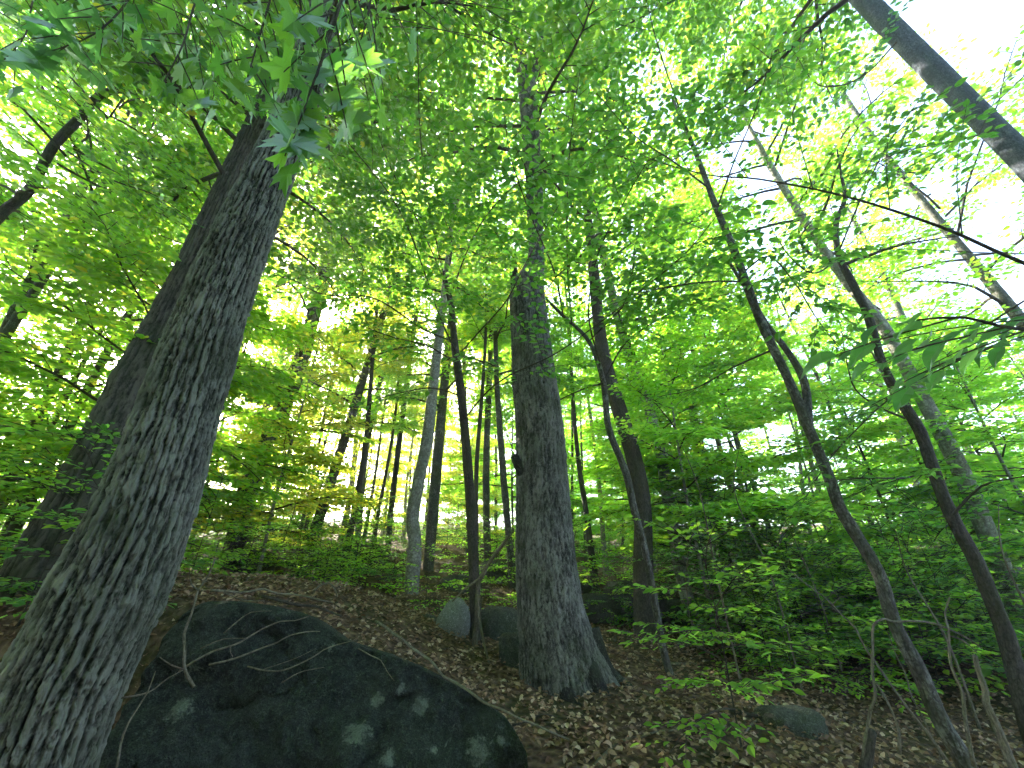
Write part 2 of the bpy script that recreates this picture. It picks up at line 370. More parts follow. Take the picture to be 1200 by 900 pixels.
# ------------------------------------------------------------------ foliage generator
def norm(v): return v / (np.linalg.norm(v) + 1e-9)
def rotz(v, a):
    c, s = math.cos(a), math.sin(a); return np.array([c * v[0] - s * v[1], s * v[0] + c * v[1], v[2]])
def spray_from(twigs, rg, spacing, size, jit=0.3, droop=0.15, frac0=0.1):
    """twigs: list of (start, dir, length) -> leaf arrays"""
    if not twigs: return None
    P = np.array([a[0] for a in twigs]); D = np.array([norm(a[1]) for a in twigs]); L = np.array([a[2] for a in twigs])
    n = np.maximum(2, (L / spacing).astype(int)); idx = np.repeat(np.arange(len(L)), n)
    k = np.concatenate([np.arange(m) for m in n]); fr = frac0 + (1 - frac0) * (k + 0.5 + rg.uniform(-.3, .3, len(k))) / n[idx]
    last = (k == n[idx] - 1); side = np.where(k % 2 == 0, 1.0, -1.0)
    ang = side * R(52) + rg.normal(0, .22, len(k)); ang[last] *= 0.15
    d = D[idx]; c, s = np.cos(ang), np.sin(ang)
    ld = np.stack([c * d[:, 0] - s * d[:, 1], s * d[:, 0] + c * d[:, 1], d[:, 2] * .7 - droop + rg.normal(0, .16, len(k))], 1)
    pos = P[idx] + d * (L[idx] * fr)[:, None]; pos[:, 2] -= 0.10 * (L[idx] * fr) ** 2
    nr = np.stack([rg.normal(0, jit, len(k)), rg.normal(0, jit, len(k)), np.ones(len(k))], 1)
    return pos, ld, nr, size * rg.uniform(.65, 1.2, len(k))
def grow_branch(p0, az, el, L, rg, twigs, tubes, r0, dens=1.0, sub=0.34, bend=-0.5, tert=True, path=None, tseg=5, tsp=.24):
    """one limb with alternating side shoots; appends to twigs and tubes"""
    n = 7
    if path is None:
        P = [np.array(p0, float)]; a, e = az, el
        for k in range(n):
            d = np.array([math.sin(a) * math.cos(e), math.cos(a) * math.cos(e), math.sin(e)])
            P.append(P[-1] + d * L / n); e += bend / n + rg.normal(0, .07); a += rg.normal(0, .13)
        P = np.array(P)
    else: P = np.asarray(path, float); n = len(P) - 1
    seg = np.linalg.norm(np.diff(P, axis=0), axis=1); cs = np.concatenate([[0], np.cumsum(seg)]); L = cs[-1]
    tubes.append((P, np.linspace(r0, max(.003, r0 * .18), n + 1), tseg))
    def pt(f):
        s = f * L; i = min(n - 1, int(np.searchsorted(cs, s, side='right') - 1)); i = max(0, i)
        return P[i] + (P[i + 1] - P[i]) * ((s - cs[i]) / max(seg[i], 1e-6)), norm(P[i + 1] - P[i])
    m = max(2, int(L / sub * dens)); sgn = rg.choice([-1, 1])
    for k in range(m):
        f = 0.18 + 0.80 * (k + rg.uniform(0.1, .9)) / m; p, d = pt(f); sgn = -sgn
        sd = rotz(d, sgn * rg.uniform(.65, 1.05)); sd[2] = sd[2] * .5 + rg.normal(.02, .12); sd = norm(sd)
        sl_ = (0.30 + 0.42 * L * (1 - f)) * rg.uniform(.7, 1.15)
        tubes.append((np.array([p, p + sd * sl_ * .5, p + sd * sl_ - np.array([0, 0, .1 * sl_ ** 2])]), np.array([max(.004, r0 * .3), .004, .002]), 3))
        twigs.append((p, sd, sl_))
        if tert and sl_ > .45:
            q = int(sl_ / tsp); s2 = sgn
            for j in range(1, q + 1):
                g = j / (q + 1); s2 = -s2; td = rotz(sd, s2 * rg.uniform(.6, 1.0)); td[2] = td[2] * .5 + rg.normal(0, .1)
                twigs.append((p + sd * sl_ * g - np.array([0, 0, .1 * (sl_ * g) ** 2]), norm(td), (0.18 + .3 * sl_ * (1 - g)) * rg.uniform(.7, 1.2)))
    p, d = pt(.97); twigs.append((p, d, .3))
def make_crown(seed, H1, Rad, nb, leaf=.11, spacing=.075, low_el=.15, hi_el=1.0, dens=1.0, mat='leaf_canopy', tmpl=LEAF_LO, r0=.035, shape='round', bend=-.5, tsp=.13, sub=.19, jit=.55):
    rg = np.random.default_rng(seed); twigs = []; tubes = []; az = rg.uniform(0, 6.28)
    for i in range(nb):
        u = (i + rg.uniform(.1, .9)) / nb; az += 2.4 + rg.normal(0, .35)
        if shape == 'round': L = Rad * (0.55 + 0.9 * math.sin(math.pi * min(1, u * .85 + .12)) ) * .72
        else: L = Rad * (1 - .6 * u)
        L *= rg.uniform(.7, 1.15)
        el = low_el + (hi_el - low_el) * u + rg.normal(0, .12)
        grow_branch((0, 0, u * H1), az, el, L, rg, twigs, tubes, r0 * (1.1 - .7 * u), dens, bend=bend, tsp=tsp, sub=sub)
    pos, d, n, s = spray_from(twigs, rg, spacing, leaf, jit)
    fol = leaf_mesh('crown', pos, d, n, s, tmpl, M[mat])
    mb = MB()
    for P, r, k in tubes: mb.add(tube(P, r, k, 9.0, cap=False))
    return mb.mesh('limbs', M['twig']), fol, len(pos)

CROWNS = {}
def crowns():
    tot = 0
    for i, (h, rad, nb, mat) in enumerate([(8, 3.3, 34, 'leaf_upper_dimmed'), (9, 3.6, 36, 'leaf_upper_dimmed'), (7, 3.1, 32, 'leaf_yellow'), (9, 3.1, 34, 'leaf_upper_dimmed')]):
        l, f, n = make_crown(100 + i, h, rad, nb, leaf=.13, mat=mat, tsp=.105, sub=.165); CROWNS.setdefault('tall', []).append((l, f)); tot += n; print('tall', n)
    for i, (h, rad, nb, mat) in enumerate([(8, 3.0, 24, 'leaf_canopy'), (9, 3.2, 25, 'leaf_canopy'), (7, 2.8, 22, 'leaf_yellow'), (9, 2.9, 24, 'leaf_canopy')]):
        l, f, n = make_crown(150 + i, h, rad, nb, leaf=.13, mat=mat, tsp=.15, sub=.22); CROWNS.setdefault('far', []).append((l, f)); tot += n; print('far', n)
    for i, (h, rad, nb, mat) in enumerate([(5.0, 2.6, 32, 'leaf_understory_bright'), (4.2, 2.3, 28, 'leaf_understory_bright'), (5.2, 2.7, 34, 'leaf_canopy'), (4.6, 2.5, 30, 'leaf_understory_bright'), (4.6, 2.4, 28, 'leaf_yellow')]):
        l, f, n = make_crown(200 + i, h, rad, nb, leaf=.12, low_el=.05, hi_el=.7, mat=mat, shape='cone', r0=.02, bend=-.35, sub=.13, tsp=.10, spacing=.065, jit=.45); CROWNS.setdefault('under', []).append((l, f)); tot += n; print('under', n)
    for i, (h, rad, nb, mat) in enumerate([(1.3, 1.0, 13, 'leaf_understory_bright'), (1.0, .9, 11, 'leaf_understory_bright'), (1.6, 1.1, 14, 'leaf')]):
        l, f, n = make_crown(300 + i, h, rad, nb, leaf=.085, low_el=.05, hi_el=.8, mat=mat, shape='cone', r0=.008, bend=-.4, sub=.13, tsp=.12, spacing=.06, jit=.4); CROWNS.setdefault('small', []).append((l, f)); tot += n; print('small', n)
    print('crown leaves', tot)
crowns()

TRUNKS = []
for i in range(6):
    rg = np.random.default_rng(500 + i); hgt = 14.0
    z = np.linspace(-.3, hgt, 12); P = np.stack([.12 * np.sin(z * rg.uniform(.25, .5) + rg.uniform(0, 6)) * sst(0, 4, z), .12 * np.sin(z * rg.uniform(.25, .5) + rg.uniform(0, 6)) * sst(0, 4, z), z], 1)
    r = .105 * (1 - .62 * z / hgt); r[0] *= 1.5; r[1] *= 1.1
    mb = MB(); mb.add(tube(P, r, 12, .35, wob=.12, seed=i)); TRUNKS.append([mb.mesh('trunk', M[m]) for m in ('bark_grey', 'bark_dark', 'bark_pale')])

def crown_parts(e, kind, z, scale=1.0, rot=0.0, idx=None, off=(0, 0), lean=None):
    if idx is None:
        p = e.location; gold = p[1] > 8 and -1.3 * p[1] < p[0] < -.08 * p[1] and random.random() < .68  # yellow crowns on the sunward side, partly painting in the backlit glow
        idx = {'tall': 2, 'far': 2, 'under': 4}.get(kind, 0) if gold else random.choice({'tall': [0, 1, 3], 'far': [0, 1, 3], 'under': [0, 1, 2, 3]}.get(kind, [0, 1, 2]))
    l, f = CROWNS[kind][idx]
    for nm, me in (('limbs', l), ('crown', f)):
        o = link(nm, me, e, (off[0], off[1], z)); o.rotation_euler = (0, 0, rot) if lean is None else (Vector((0, 0, 1)).rotation_difference(Vector(lean)).to_matrix() @ Matrix.Rotation(rot, 3, 'Z')).to_euler(); o.scale = (scale,) * 3
        if nm == 'crown': o['kind'] = 'stuff'

# ------------------------------------------------------------------ hero trunks traced along the photo
def trace(pts, y0, y1, top=None, sink=0.15, rscale=1.0):
    """pts bottom to top (px, py, width px); y = distance ahead in metres at bottom / top point"""
    n = len(pts); P = []; r = []
    py = [p[1] for p in pts]
    for i, (a, b, wd) in enumerate(pts):
        y = y0 + (y1 - y0) * (py[0] - b) / max(1e-6, py[0] - py[-1]); q = at(a, b, y); P.append(q)
        j0, j1 = max(0, i - 1), min(n - 1, i + 1); tx, ty = pts[j1][0] - pts[j0][0], pts[j1][1] - pts[j0][1]; tl = math.hypot(tx, ty) + 1e-6
        c = ((a - 600) * ty - (b - 450) * tx) / tl / F; r.append(wd / 2 / F * depth(q) * rscale / math.sqrt(1 + c * c))
    return P, r
def extend_down(P, r, flare=1.15):
    d = norm(P[0] - P[1]); d = norm(np.array([d[0] * .6, d[1] * .6, -abs(d[2])]))
    q = P[0].copy(); k = 0
    while q[2] > G(q[0], q[1]) - .2 and k < 200: q = q + d * .05; k += 1
    if k > 1: return [q] + P, [r[0] * flare] + r
    return P, r
def extend_up(P, r, z, rend, lean=.5):
    d = norm(P[-1] - P[-2]); d = norm(np.array([d[0] * lean, d[1] * lean, 1.0])); k = max(2, int((z - P[-1][2]) / 2)); p0 = P[-1]; r0 = r[-1]; dz = z - p0[2]
    for i in range(1, k + 1): P.append(p0 + d * (dz * i / k / d[2])); r.append(r0 + (rend - r0) * i / k)
    return P, r
def hero(name, label, pts, y0, y1, mat, ztop=None, rend=.03, nseg=14, ds=.12, bark=None, flare=None, wob=.1, crown=None, group=None, cat='tree', seed=0, down=True):
    P, r = trace(pts, y0, y1)
    if down: P, r = extend_down(P, r)
    if ztop: P, r = extend_up(P, r, ztop, rend)
    base = np.array([P[0][0], P[0][1], max(P[0][2], G(P[0][0], P[0][1]) - .02)])
    e = empty(name, base, label, cat, group)
    mb = MB(); mb.add(tube(np.array(P), np.array(r), nseg, ds, bark, flare, wob, seed)); link('trunk', mb.mesh('trunk', M[mat], base), e)
    if crown:
        kind, zc, s, rot, idx = crown
        k = min(len(P) - 2, int(np.argmin([abs(q[2] - zc) for q in P]))); crown_parts(e, kind, P[k][2] - base[2], s, rot, idx, tuple((P[k] - base)[:2]), norm(P[-1] - P[k]))
    return e, base, np.array(P), np.array(r)
def limb(e, base, path, r0, r1, mat='twig', name='branch', nseg=6, ds=.12, wob=.1):
    mb = MB(); mb.add(tube(np.array(path), np.linspace(r0, r1, len(path)), nseg, ds, wob=wob, seed=len(path))); return link(name, mb.mesh(name, M[mat], base), e)
LEAFOBJ = {}
def leaf_obj_mesh(kind, mat, v):
    k = (kind, mat, v)
    if k not in LEAFOBJ:
        tv, tq, tt = LEAF_MAPLE if kind == 'maple' else LEAF_HI; tv = tv.copy(); rg = np.random.default_rng(v + 40)
        tv[:, 0] *= rg.uniform(.85, 1.1); tv[:, 2] = tv[:, 2] * rg.uniform(.6, 1.8) - rg.uniform(.02, .2) * tv[:, 1] ** 2 + rg.normal(0, .012, len(tv)); tv[:, 0] += rg.uniform(-.1, .1) * tv[:, 1] ** 2
        LEAFOBJ[k] = mk_mesh('leaf', tv, [f for f in (tq, tt) if len(f)], M[mat], smooth=False)
    return LEAFOBJ[k]
def leaf_objects(parent, base, pos, d, nrm, size, kind, mat, limit=300):
    X, Y, Z = basis(d, nrm)
    dist = np.linalg.norm(pos - CAM, axis=1); o_ = np.argsort(dist / size)[:limit]
    for i in o_:
        o = link('leaf', leaf_obj_mesh(kind, mat, int(i) % 5), parent); p = pos[i] - base; s = size[i]
        o.matrix_local = Matrix(((X[i][0] * s, Y[i][0] * s, Z[i][0] * s, p[0]), (X[i][1] * s, Y[i][1] * s, Z[i][1] * s, p[1]), (X[i][2] * s, Y[i][2] * s, Z[i][2] * s, p[2]), (0, 0, 0, 1)))
    return len(o_)
def leafy_branch(e, base, path, r0, seed, leaf=.09, kind='beech', mat='leaf', spacing=.07, dens=1.0, sub=.3, limit=60, tert=False, rest=True, name='branch', tilt=0.0):
    """a limb along a path with side twigs; the nearest leaves are objects, the rest one stuff part"""
    rg = np.random.default_rng(seed); twigs = []; tubes = []
    grow_branch(None, 0, 0, 1, rg, twigs, tubes, r0, dens, sub, path=np.array(path), tert=tert, tseg=6)
    mb = MB()
    for P, r, k in tubes: mb.add(tube(P, r, k, .15, cap=False))
    b = link(name, mb.mesh(name, M['twig'], base), e)
    a = spray_from(twigs, rg, spacing, leaf)
    if tilt: a[2][:, 1] += tilt * rg.uniform(.3, 1.3, len(a[2])); a[1][:, 2] -= .35 * tilt
    dist = np.linalg.norm(a[0] - CAM, axis=1) / a[3]; o_ = np.argsort(dist)
    k = o_[:limit]; leaf_objects(b, base, *[q[k] for q in a], kind, mat, limit)
    k = o_[limit:]
    if rest and len(k) > 3:
        f = link('foliage', leaf_mesh('foliage', a[0][k] - base, a[1][k], a[2][k], a[3][k], LEAF_MAPLE if kind == 'maple' else LEAF_HI, M[mat]), b); f['kind'] = 'stuff'
    return b
def near(ys, k): return [y * (1 - k * i / (len(ys) - 1)) for i, y in enumerate(ys)]
def pix(path, ys): return [at(a, b, y) for (a, b), y in zip(path, ys)]

# ================================================================== THE BOULDER
def build_boulder():
    # ridge stations: (px, py, y at ridge), left end to right end
    st = [(150, 830, 3.25), (172, 790, 3.35), (200, 740, 3.45), (238, 708, 3.55), (300, 708, 3.6), (360, 722, 3.6), (410, 752, 3.55), (470, 772, 3.5), (540, 806, 3.4), (592, 842, 3.3), (616, 880, 3.2)]
    rid = np.array([at(*s) for s in st]); rid, _ = resample(rid, np.ones(len(rid)), .02); n = len(rid); u = np.linspace(0, 1, n)
    front = .85 * np.sin(math.pi * np.clip(u * .9 + .08, 0, 1)) ** .5      # how far the foot of the face stands out
    prof = [(-.55, -1.2), (-.5, -.35), (-.28, -.06), (0, 0), (.10, -.035), (.2, -.10), (.33, -.22), (.5, -.42), (.72, -.68), (.92, -.95), (1.0, -1.25), (.85, -1.7)]
    pr, _ = resample(np.array([(a, b, 0) for a, b in prof]), np.ones(len(prof)), .022); m = len(pr)
    V = np.zeros((n, m, 3))
    for j in range(m):
        a, b = pr[j][0], pr[j][1]; hz = rid[:, 2] - .15
        V[:, j, 0] = rid[:, 0] + .10 * a; V[:, j, 1] = rid[:, 1] - a * np.where(a > 0, front, .9); V[:, j, 2] = rid[:, 2] + b * 1.0
    p = V.reshape(-1, 3)
    d = .24 * fbm(p[:, 0] * 1.1, p[:, 1] * 1.1, p[:, 2] * 1.1 + 4, 31, 3) + .13 * fbm(p[:, 0] * 4, p[:, 1] * 4, p[:, 2] * 4, 33, 6)
    fac = np.abs(((p[:, 2] * 1.9 + p[:, 0] * .9 + .5 * fbm(p[:, 0] * 1.5, p[:, 1] * 1.5, p[:, 2] * 1.5, 8, 3)) % 1) - .5) * .10
    fac = fac + .05 * np.exp(-np.abs(fbm(p[:, 0] * 1.6, p[:, 1] * 1.6, p[:, 2] * 2.6, 91, 3)) * 22) + .02 * np.exp(-np.abs(fbm(p[:, 0] * 5, p[:, 1] * 5, p[:, 2] * 5, 95, 3)) * 14)
    amp = np.repeat(1.0 - .7 * np.exp(-((np.abs(pr[:, 0])) / .12) ** 2)[None], n, 0).ravel()
    p[:, 1] -= (d - fac) * amp; p[:, 2] += .3 * d * amp
    i = np.arange(n - 1)[:, None] * m; j = np.arange(m - 1)[None]
    Q = np.stack([i + j, i + m + j, i + m + j + 1, i + j + 1], -1).reshape(-1, 4)
    c0 = V[0].mean(0) + np.array([-.06, 0, -.1]); c1 = V[-1].mean(0) + np.array([.08, 0, -.1]); k = len(p); jj = np.arange(m - 1)
    T = np.vstack([np.stack([np.full(m - 1, k), jj, jj + 1], -1), np.stack([np.full(m - 1, k + 1), (n - 1) * m + jj + 1, (n - 1) * m + jj], -1)])
    p = np.vstack([p, c0, c1]); base = np.array([-1.2, 3.2, .5])
    spots = []
    for (a, b, y, r) in [(560, 872, 2.95, .075), (490, 820, 3.15, .06), (418, 850, 2.95, .085), (440, 815, 3.1, .05), (213, 827, 2.95, .075), (512, 872, 2.95, .03), (470, 800, 3.3, .03), (585, 862, 3.0, .03), (455, 880, 2.9, .05)]:
        # find the surface point under this pixel
        q = p - CAM; dep = q[:, 1] * cp + q[:, 2] * sp; X = 600 + F * q[:, 0] / dep; Yp = 450 - F * (q[:, 2] * cp - q[:, 1] * sp) / dep
        c = (X - a) ** 2 + (Yp - b) ** 2; near = np.where(c < 60)[0]; kk = near[np.argmin(dep[near])] if len(near) else int(np.argmin(c)); spots.append((tuple(p[kk] - base), r))
    M['boulder'] = rock_material('boulder_rock', (.046, .055, .047), (.006, .009, .008), (.018, .031, .015), (.17, .20, .16), spots, .6)
    o = link('boulder', mk_mesh('boulder', p - base, [Q, T], M['boulder']), None, base)
    tag(o, 'large dark mossy boulder with pale lichen patches beside the furrowed leaning trunk', 'boulder')
    return o, p
boulder, BP = build_boulder()
def boulder_at(px, py, lift=.02):
    q = BP - CAM; dep = q[:, 1] * cp + q[:, 2] * sp; X = 600 + F * q[:, 0] / dep; Y = 450 - F * (q[:, 2] * cp - q[:, 1] * sp) / dep
    c = (X - px) ** 2 + (Y - py) ** 2; near = np.where(c < 90)[0]
    if not len(near): return at(px, py, BP[int(np.argmin(c))][1] - lift)
    return at(px, py, BP[near, 1].min() - lift)

# ================================================================== HERO TREES
# 1 furrowed leaning tree by the boulder
def flare_left(TH, S): return 1 + .10 * np.exp(-S / .35) * (1 + .5 * np.cos(3 * TH + 1))
eL, bL, PL, rL = hero('leaning_tree', 'big tree with deeply furrowed grey bark leaning over the boulder',
    [(38, 900, 144), (76, 800, 142), (125, 700, 136), (170, 600, 117), (212, 480, 98), (245, 380, 84), (275, 300, 74), (318, 200, 58), (358, 100, 45), (381, 0, 37)],
    2.55, 2.2, 'bark_ash', ztop=15, rend=.06, nseg=320, ds=.014, bark=bark_furrowed(31, .021, 1), flare=flare_left, wob=.05, crown=('tall', 7.8, 1.1, .4, 0))
# 2 broad trunk behind it
eL2, bL2, _, _ = hero('broad_tree', 'broad grey tree standing close behind the furrowed leaning tree',
    [(42, 690, 92), (90, 600, 82), (135, 510, 70), (165, 440, 60), (208, 350, 42), (256, 240, 30), (300, 140, 22)], 4.3, 4.0, 'bark_broad', ztop=14, rend=.05, nseg=90, ds=.05,
    bark=bark_furrowed(22, .025, 5), wob=.08, crown=('tall', 7.0, 1.1, 2.0, 1))
# 3 thin leaning tree at the left with a fork
eT, bT, PT, _ = hero('crooked_tree', 'crooked thin dark tree leaning across behind the furrowed trunk, forked high up',
    [(-120, 395, 22), (-40, 300, 19), (0, 252, 17), (35, 222, 15), (62, 172, 15), (92, 140, 14), (120, 110, 12), (158, 98, 9), (200, 40, 6)], 4.2, 3.6, 'bark_dark', ztop=8, rend=.012, nseg=12, ds=.08, wob=.16, crown=('under', 6.3, 1.0, .9, 0))
leafy_branch(eT, bT, pix([(150, 104), (190, 97), (250, 95), (310, 105), (380, 140)], [3.7, 3.6, 3.5, 3.4, 3.3]), .018, 21, kind='maple', mat='leaf', leaf=.13, limit=24, spacing=.12, sub=.4)
leafy_branch(eT, bT, pix([(80, 178), (130, 210), (180, 228), (225, 258)], [3.9, 3.9, 3.9, 3.9]), .014, 22, kind='maple', mat='leaf_dark', leaf=.12, limit=24, spacing=.12, sub=.4)
# 4 twin stems
e, b, _, _ = hero('twin_tree', 'grey twin-stemmed tree with two stems nearly touching, beyond the boulder',
    [(268, 668, 26), (290, 573, 22), (305, 535, 18), (333, 460, 13), (353, 410, 11), (371, 343, 10), (388, 270, 9)], 9, 9, 'bark_grey', ztop=13, rend=.03, crown=('far', 7.0, .9, 1.1, 2))
P, r = trace([(302, 545, 14), (320, 507, 13), (343, 460, 12), (360, 413, 10), (378, 343, 9), (400, 270, 8)], 9, 8.9); P, r = extend_up(P, r, 12, .03)
mb = MB(); mb.add(tube(np.array(P), np.array(r), 12, .15, wob=.1, seed=4)); link('trunk', mb.mesh('trunk', M['bark_grey'], b), e)
# slender background trunks the photo lets one pick out
bgt = [('slender grey tree leaning right behind the boulder', [(362, 645, 14), (400, 527, 11), (433, 420, 9), (470, 300, 7)], 10, 'bark_grey', 0),
       ('thin pole-like tree just right of the slender leaning one', [(420, 620, 8), (428, 533, 7), (446, 447, 6), (470, 340, 5)], 12, 'bark_grey', 1),
       ('very thin dark sapling pole between pale bent tree and leaning poles', [(455, 640, 7), (460, 583, 7), (480, 423, 6), (498, 300, 5)], 12, 'bark_dark', 2),
       ('pale bent tree rooted by the mossy rocks left of the round stone', [(479, 722, 20), (486, 640, 16), (484, 600, 15), (500, 517, 14), (508, 450, 12), (520, 350, 9)], 8.0, 'bark_pale', 3),
       ('grey tree standing just behind the pale bent tree', [(500, 690, 13), (510, 567, 13), (517, 490, 11), (528, 380, 8)], 11, 'bark_grey', 0),
       ('slim grey pole between branchy sapling and big scarred trunk', [(572, 660, 9), (570, 600, 8), (570, 533, 8), (574, 430, 6)], 11, 'bark_grey', 1),
       ('slim grey stem partly hidden beside the big scarred trunk', [(598, 650, 8), (593, 593, 8), (588, 533, 8), (582, 443, 6)], 10, 'bark_grey', 2),
       ('dark tree with rough bark crossed by a thin curved stem', [(757, 772, 29), (754, 680, 25), (753, 597, 21), (747, 553, 20), (730, 493, 18), (713, 440, 17), (703, 390, 15), (694, 300, 12)], 7.2, 'bark_dark', 3),
       ('pale straight tree right of the dark rough tree', [(822, 758, 19), (800, 680, 16), (783, 583, 15), (770, 513, 13), (753, 457, 12), (728, 387, 11), (705, 290, 9)], 8.5, 'bark_pale', 0),
       ('grey tree on the slope seen between pale tree and long leaning stem', [(866, 715, 14), (850, 650, 12), (838, 600, 11), (822, 530, 10), (800, 430, 8)], 10, 'bark_grey', 1),
       ('thick pale tree behind the crooked right-hand stems', [(1180, 680, 27), (1125, 550, 23), (1067, 440, 19), (1033, 380, 16), (990, 327, 13), (950, 270, 11), (900, 190, 9)], 6.5, 'bark_pale', 2),
       ('dark leaning pole far left near the yellow leaves', [(30, 520, 15), (90, 390, 12), (118, 325, 10), (160, 240, 8)], 7.5, 'bark_dark', 2),
       ('dark leaning pole between far-left pole and broad grey tree', [(80, 500, 14), (135, 395, 11), (165, 345, 10), (205, 270, 7)], 8.0, 'bark_dark', 0),
       ('grey tree leaning in far left above the shaded ferny slope', [(-30, 480, 20), (20, 360, 16), (70, 270, 13), (120, 180, 10)], 6.0, 'bark_grey', 1)]
for i, (lab, pts, y, mt, ci) in enumerate(bgt):
    hero('forest_tree', lab, pts, y, y * .97, mt, ztop=12 + (i % 3), rend=.03, nseg=12, ds=.16, wob=.12, seed=i + 10, crown=('far', 6.0 + (i % 4) * .6, .95 + .1 * (i % 3), i * 1.3, (0 if ci == 2 and i > 6 and i < 11 else ci)), group='tree trunks on the slope')
# 5 central tree: trace, shoulder, upper stem
def flare_c(TH, S): return 1 + .24 * np.exp(-S / .26) * (.55 + .45 * np.cos(4 * TH + .6)) + .05 * np.exp(-S / .9)
eC, bC, PC, rC = hero('scarred_tree', 'big scarred grey tree with scaly bark and a flared base in the leaf litter',
    [(664, 815, 98), (653, 760, 84), (643, 700, 74), (637, 600, 63), (632, 500, 55), (626, 450, 51), (622, 400, 45), (618, 350, 41), (619, 334, 37), (625, 318, 24), (628, 290, 17), (625, 200, 19), (617, 95, 20)],
    5.1, 4.9, 'bark_maple', nseg=220, ds=.02, bark=bark_scaly(.022, 3), flare=flare_c, wob=.0, crown=('tall', 8.2, 1.1, 2.6, 3))
P = pix([(617, 97), (606, 50), (597, 0), (588, -60)], [4.9, 4.9, 4.9, 4.9]); P, r = extend_up(P, [.17, .13, .12, .11], 15, .03); limb(eC, bC, P, .17, .03, 'bark_maple', 'limb', 14, .12)
P = pix([(618, 95), (632, 62), (646, 15), (656, -40)], [4.9, 4.9, 4.9, 4.9]); P, r = extend_up(P, [.17, .13, .12, .11], 14, .03); limb(eC, bC, P, .15, .03, 'bark_maple', 'limb', 14, .12)
limb(eC, bC, pix([(606, 345), (603, 325), (601, 306)], [4.95, 4.9, 4.85]), .10, .05, 'bark_maple', 'broken_spur', 12, .05, .3)
limb(eC, bC, pix([(618, 556), (609, 545), (602, 534)], [4.95, 4.9, 4.88]), .12, .05, 'bark_maple', 'burl', 12, .05, .3)
for k, (pp, ys, r0) in enumerate([([(680, 770), (705, 815), (722, 842)], [4.95, 4.75, 4.6], .14), ([(655, 790), (668, 825), (690, 850)], [4.9, 4.6, 4.45], .12), ([(690, 740), (712, 785), (745, 815)], [5.1, 5.1, 5.0], .12)]):
    P = pix(pp, ys); P[-1][2] = G(P[-1][0], P[-1][1]) - .04; limb(eC, bC, P, r0, .03, 'bark_maple', 'root', 12, .05, .2)
# 6 branchy sapling
eS, bS, _, _ = hero('branchy_sapling', 'branchy dark sapling with fanned leafy twigs beside the big scarred tree',
    [(558, 768, 15), (556, 690, 13), (552, 600, 12), (546, 520, 11), (540, 460, 10), (533, 405, 9), (528, 353, 6), (520, 318, 4)], 6.0, 5.6, 'bark_dark', nseg=12, ds=.1, wob=.12)
fan = [([(533, 410), (515, 370), (470, 250), (395, 150), (372, 100)], [5.65, 5.5, 5.1, 4.6, 4.3]), ([(531, 390), (520, 330), (490, 260), (455, 190), (430, 110), (420, 40)], [5.65, 5.5, 5.2, 4.9, 4.6, 4.3]),
       ([(529, 360), (515, 300), (500, 225), (492, 150), (490, 70), (488, 0)], [5.6, 5.4, 5.1, 4.8, 4.5, 4.2]), ([(527, 350), (545, 300), (565, 260), (600, 220), (650, 190)], [5.6, 5.4, 5.1, 4.9, 4.6]),
       ([(540, 413), (565, 385), (593, 353), (615, 310), (655, 240)], [5.6, 5.4, 5.2, 4.9, 4.5]), ([(545, 490), (570, 460), (597, 440), (650, 415), (700, 380), (760, 335)], [5.7, 5.3, 4.9, 4.6, 4.4, 4.2]),
       ([(543, 465), (510, 455), (480, 458), (430, 470)], [5.7, 5.6, 5.5, 5.4]), ([(535, 425), (500, 405), (460, 395), (420, 380)], [5.65, 5.4, 5.2, 5.0]),
       ([(530, 400), (495, 385), (440, 350), (380, 345), (330, 320)], [5.65, 5.4, 5.1, 4.9, 4.7])]
for k, (pp, ys) in enumerate(fan):
    leafy_branch(eS, bS, pix(pp, near(ys, [.5, .52, .55, .5, .48, .25, .1, .2, .4][k])), .014, 60 + k, leaf=.095, spacing=.06, sub=.24, limit=33, tert=True, mat='leaf', dens=[1, 1, 1, 1, .5, .45, 1, 1, 1][k])
# 7 thin curved stem crossing the dark tree
eB, bB, _, _ = hero('curved_stem', 'thin curved grey stem crossing in front of the dark rough tree', [(797, 830, 10), (785, 790, 10), (775, 750, 9), (757, 650, 9), (743, 597, 9), (733, 553, 9), (713, 500, 8), (707, 447, 7), (690, 400, 5), (660, 370, 4), (640, 350, 3)], 5.6, 5.0, 'bark_grey', nseg=10, ds=.08, wob=.12)
for k, (pp, ys) in enumerate([([(707, 447), (735, 400), (790, 365), (850, 345), (910, 330)], [5.2, 5.0, 4.8, 4.6, 4.4]), ([(704, 430), (690, 370), (700, 300), (735, 230), (770, 170)], [5.1, 5.0, 4.8, 4.5, 4.3]), ([(690, 400), (740, 350), (800, 300), (850, 240)], [5.0, 4.7, 4.4, 4.2]), ([(660, 370), (650, 320), (625, 260), (600, 190), (590, 130)], [5.0, 4.6, 4.3, 4.0, 3.7]), ([(670, 380), (665, 310), (665, 230), (670, 150), (680, 80)], [5.0, 4.6, 4.3, 4.0, 3.7])]):
    leafy_branch(eB, bB, pix(pp, near(ys, [.15, .5, .5, .45, .45][k])), .013, 80 + k, leaf=.095, spacing=.06, sub=.24, limit=50, tert=True)
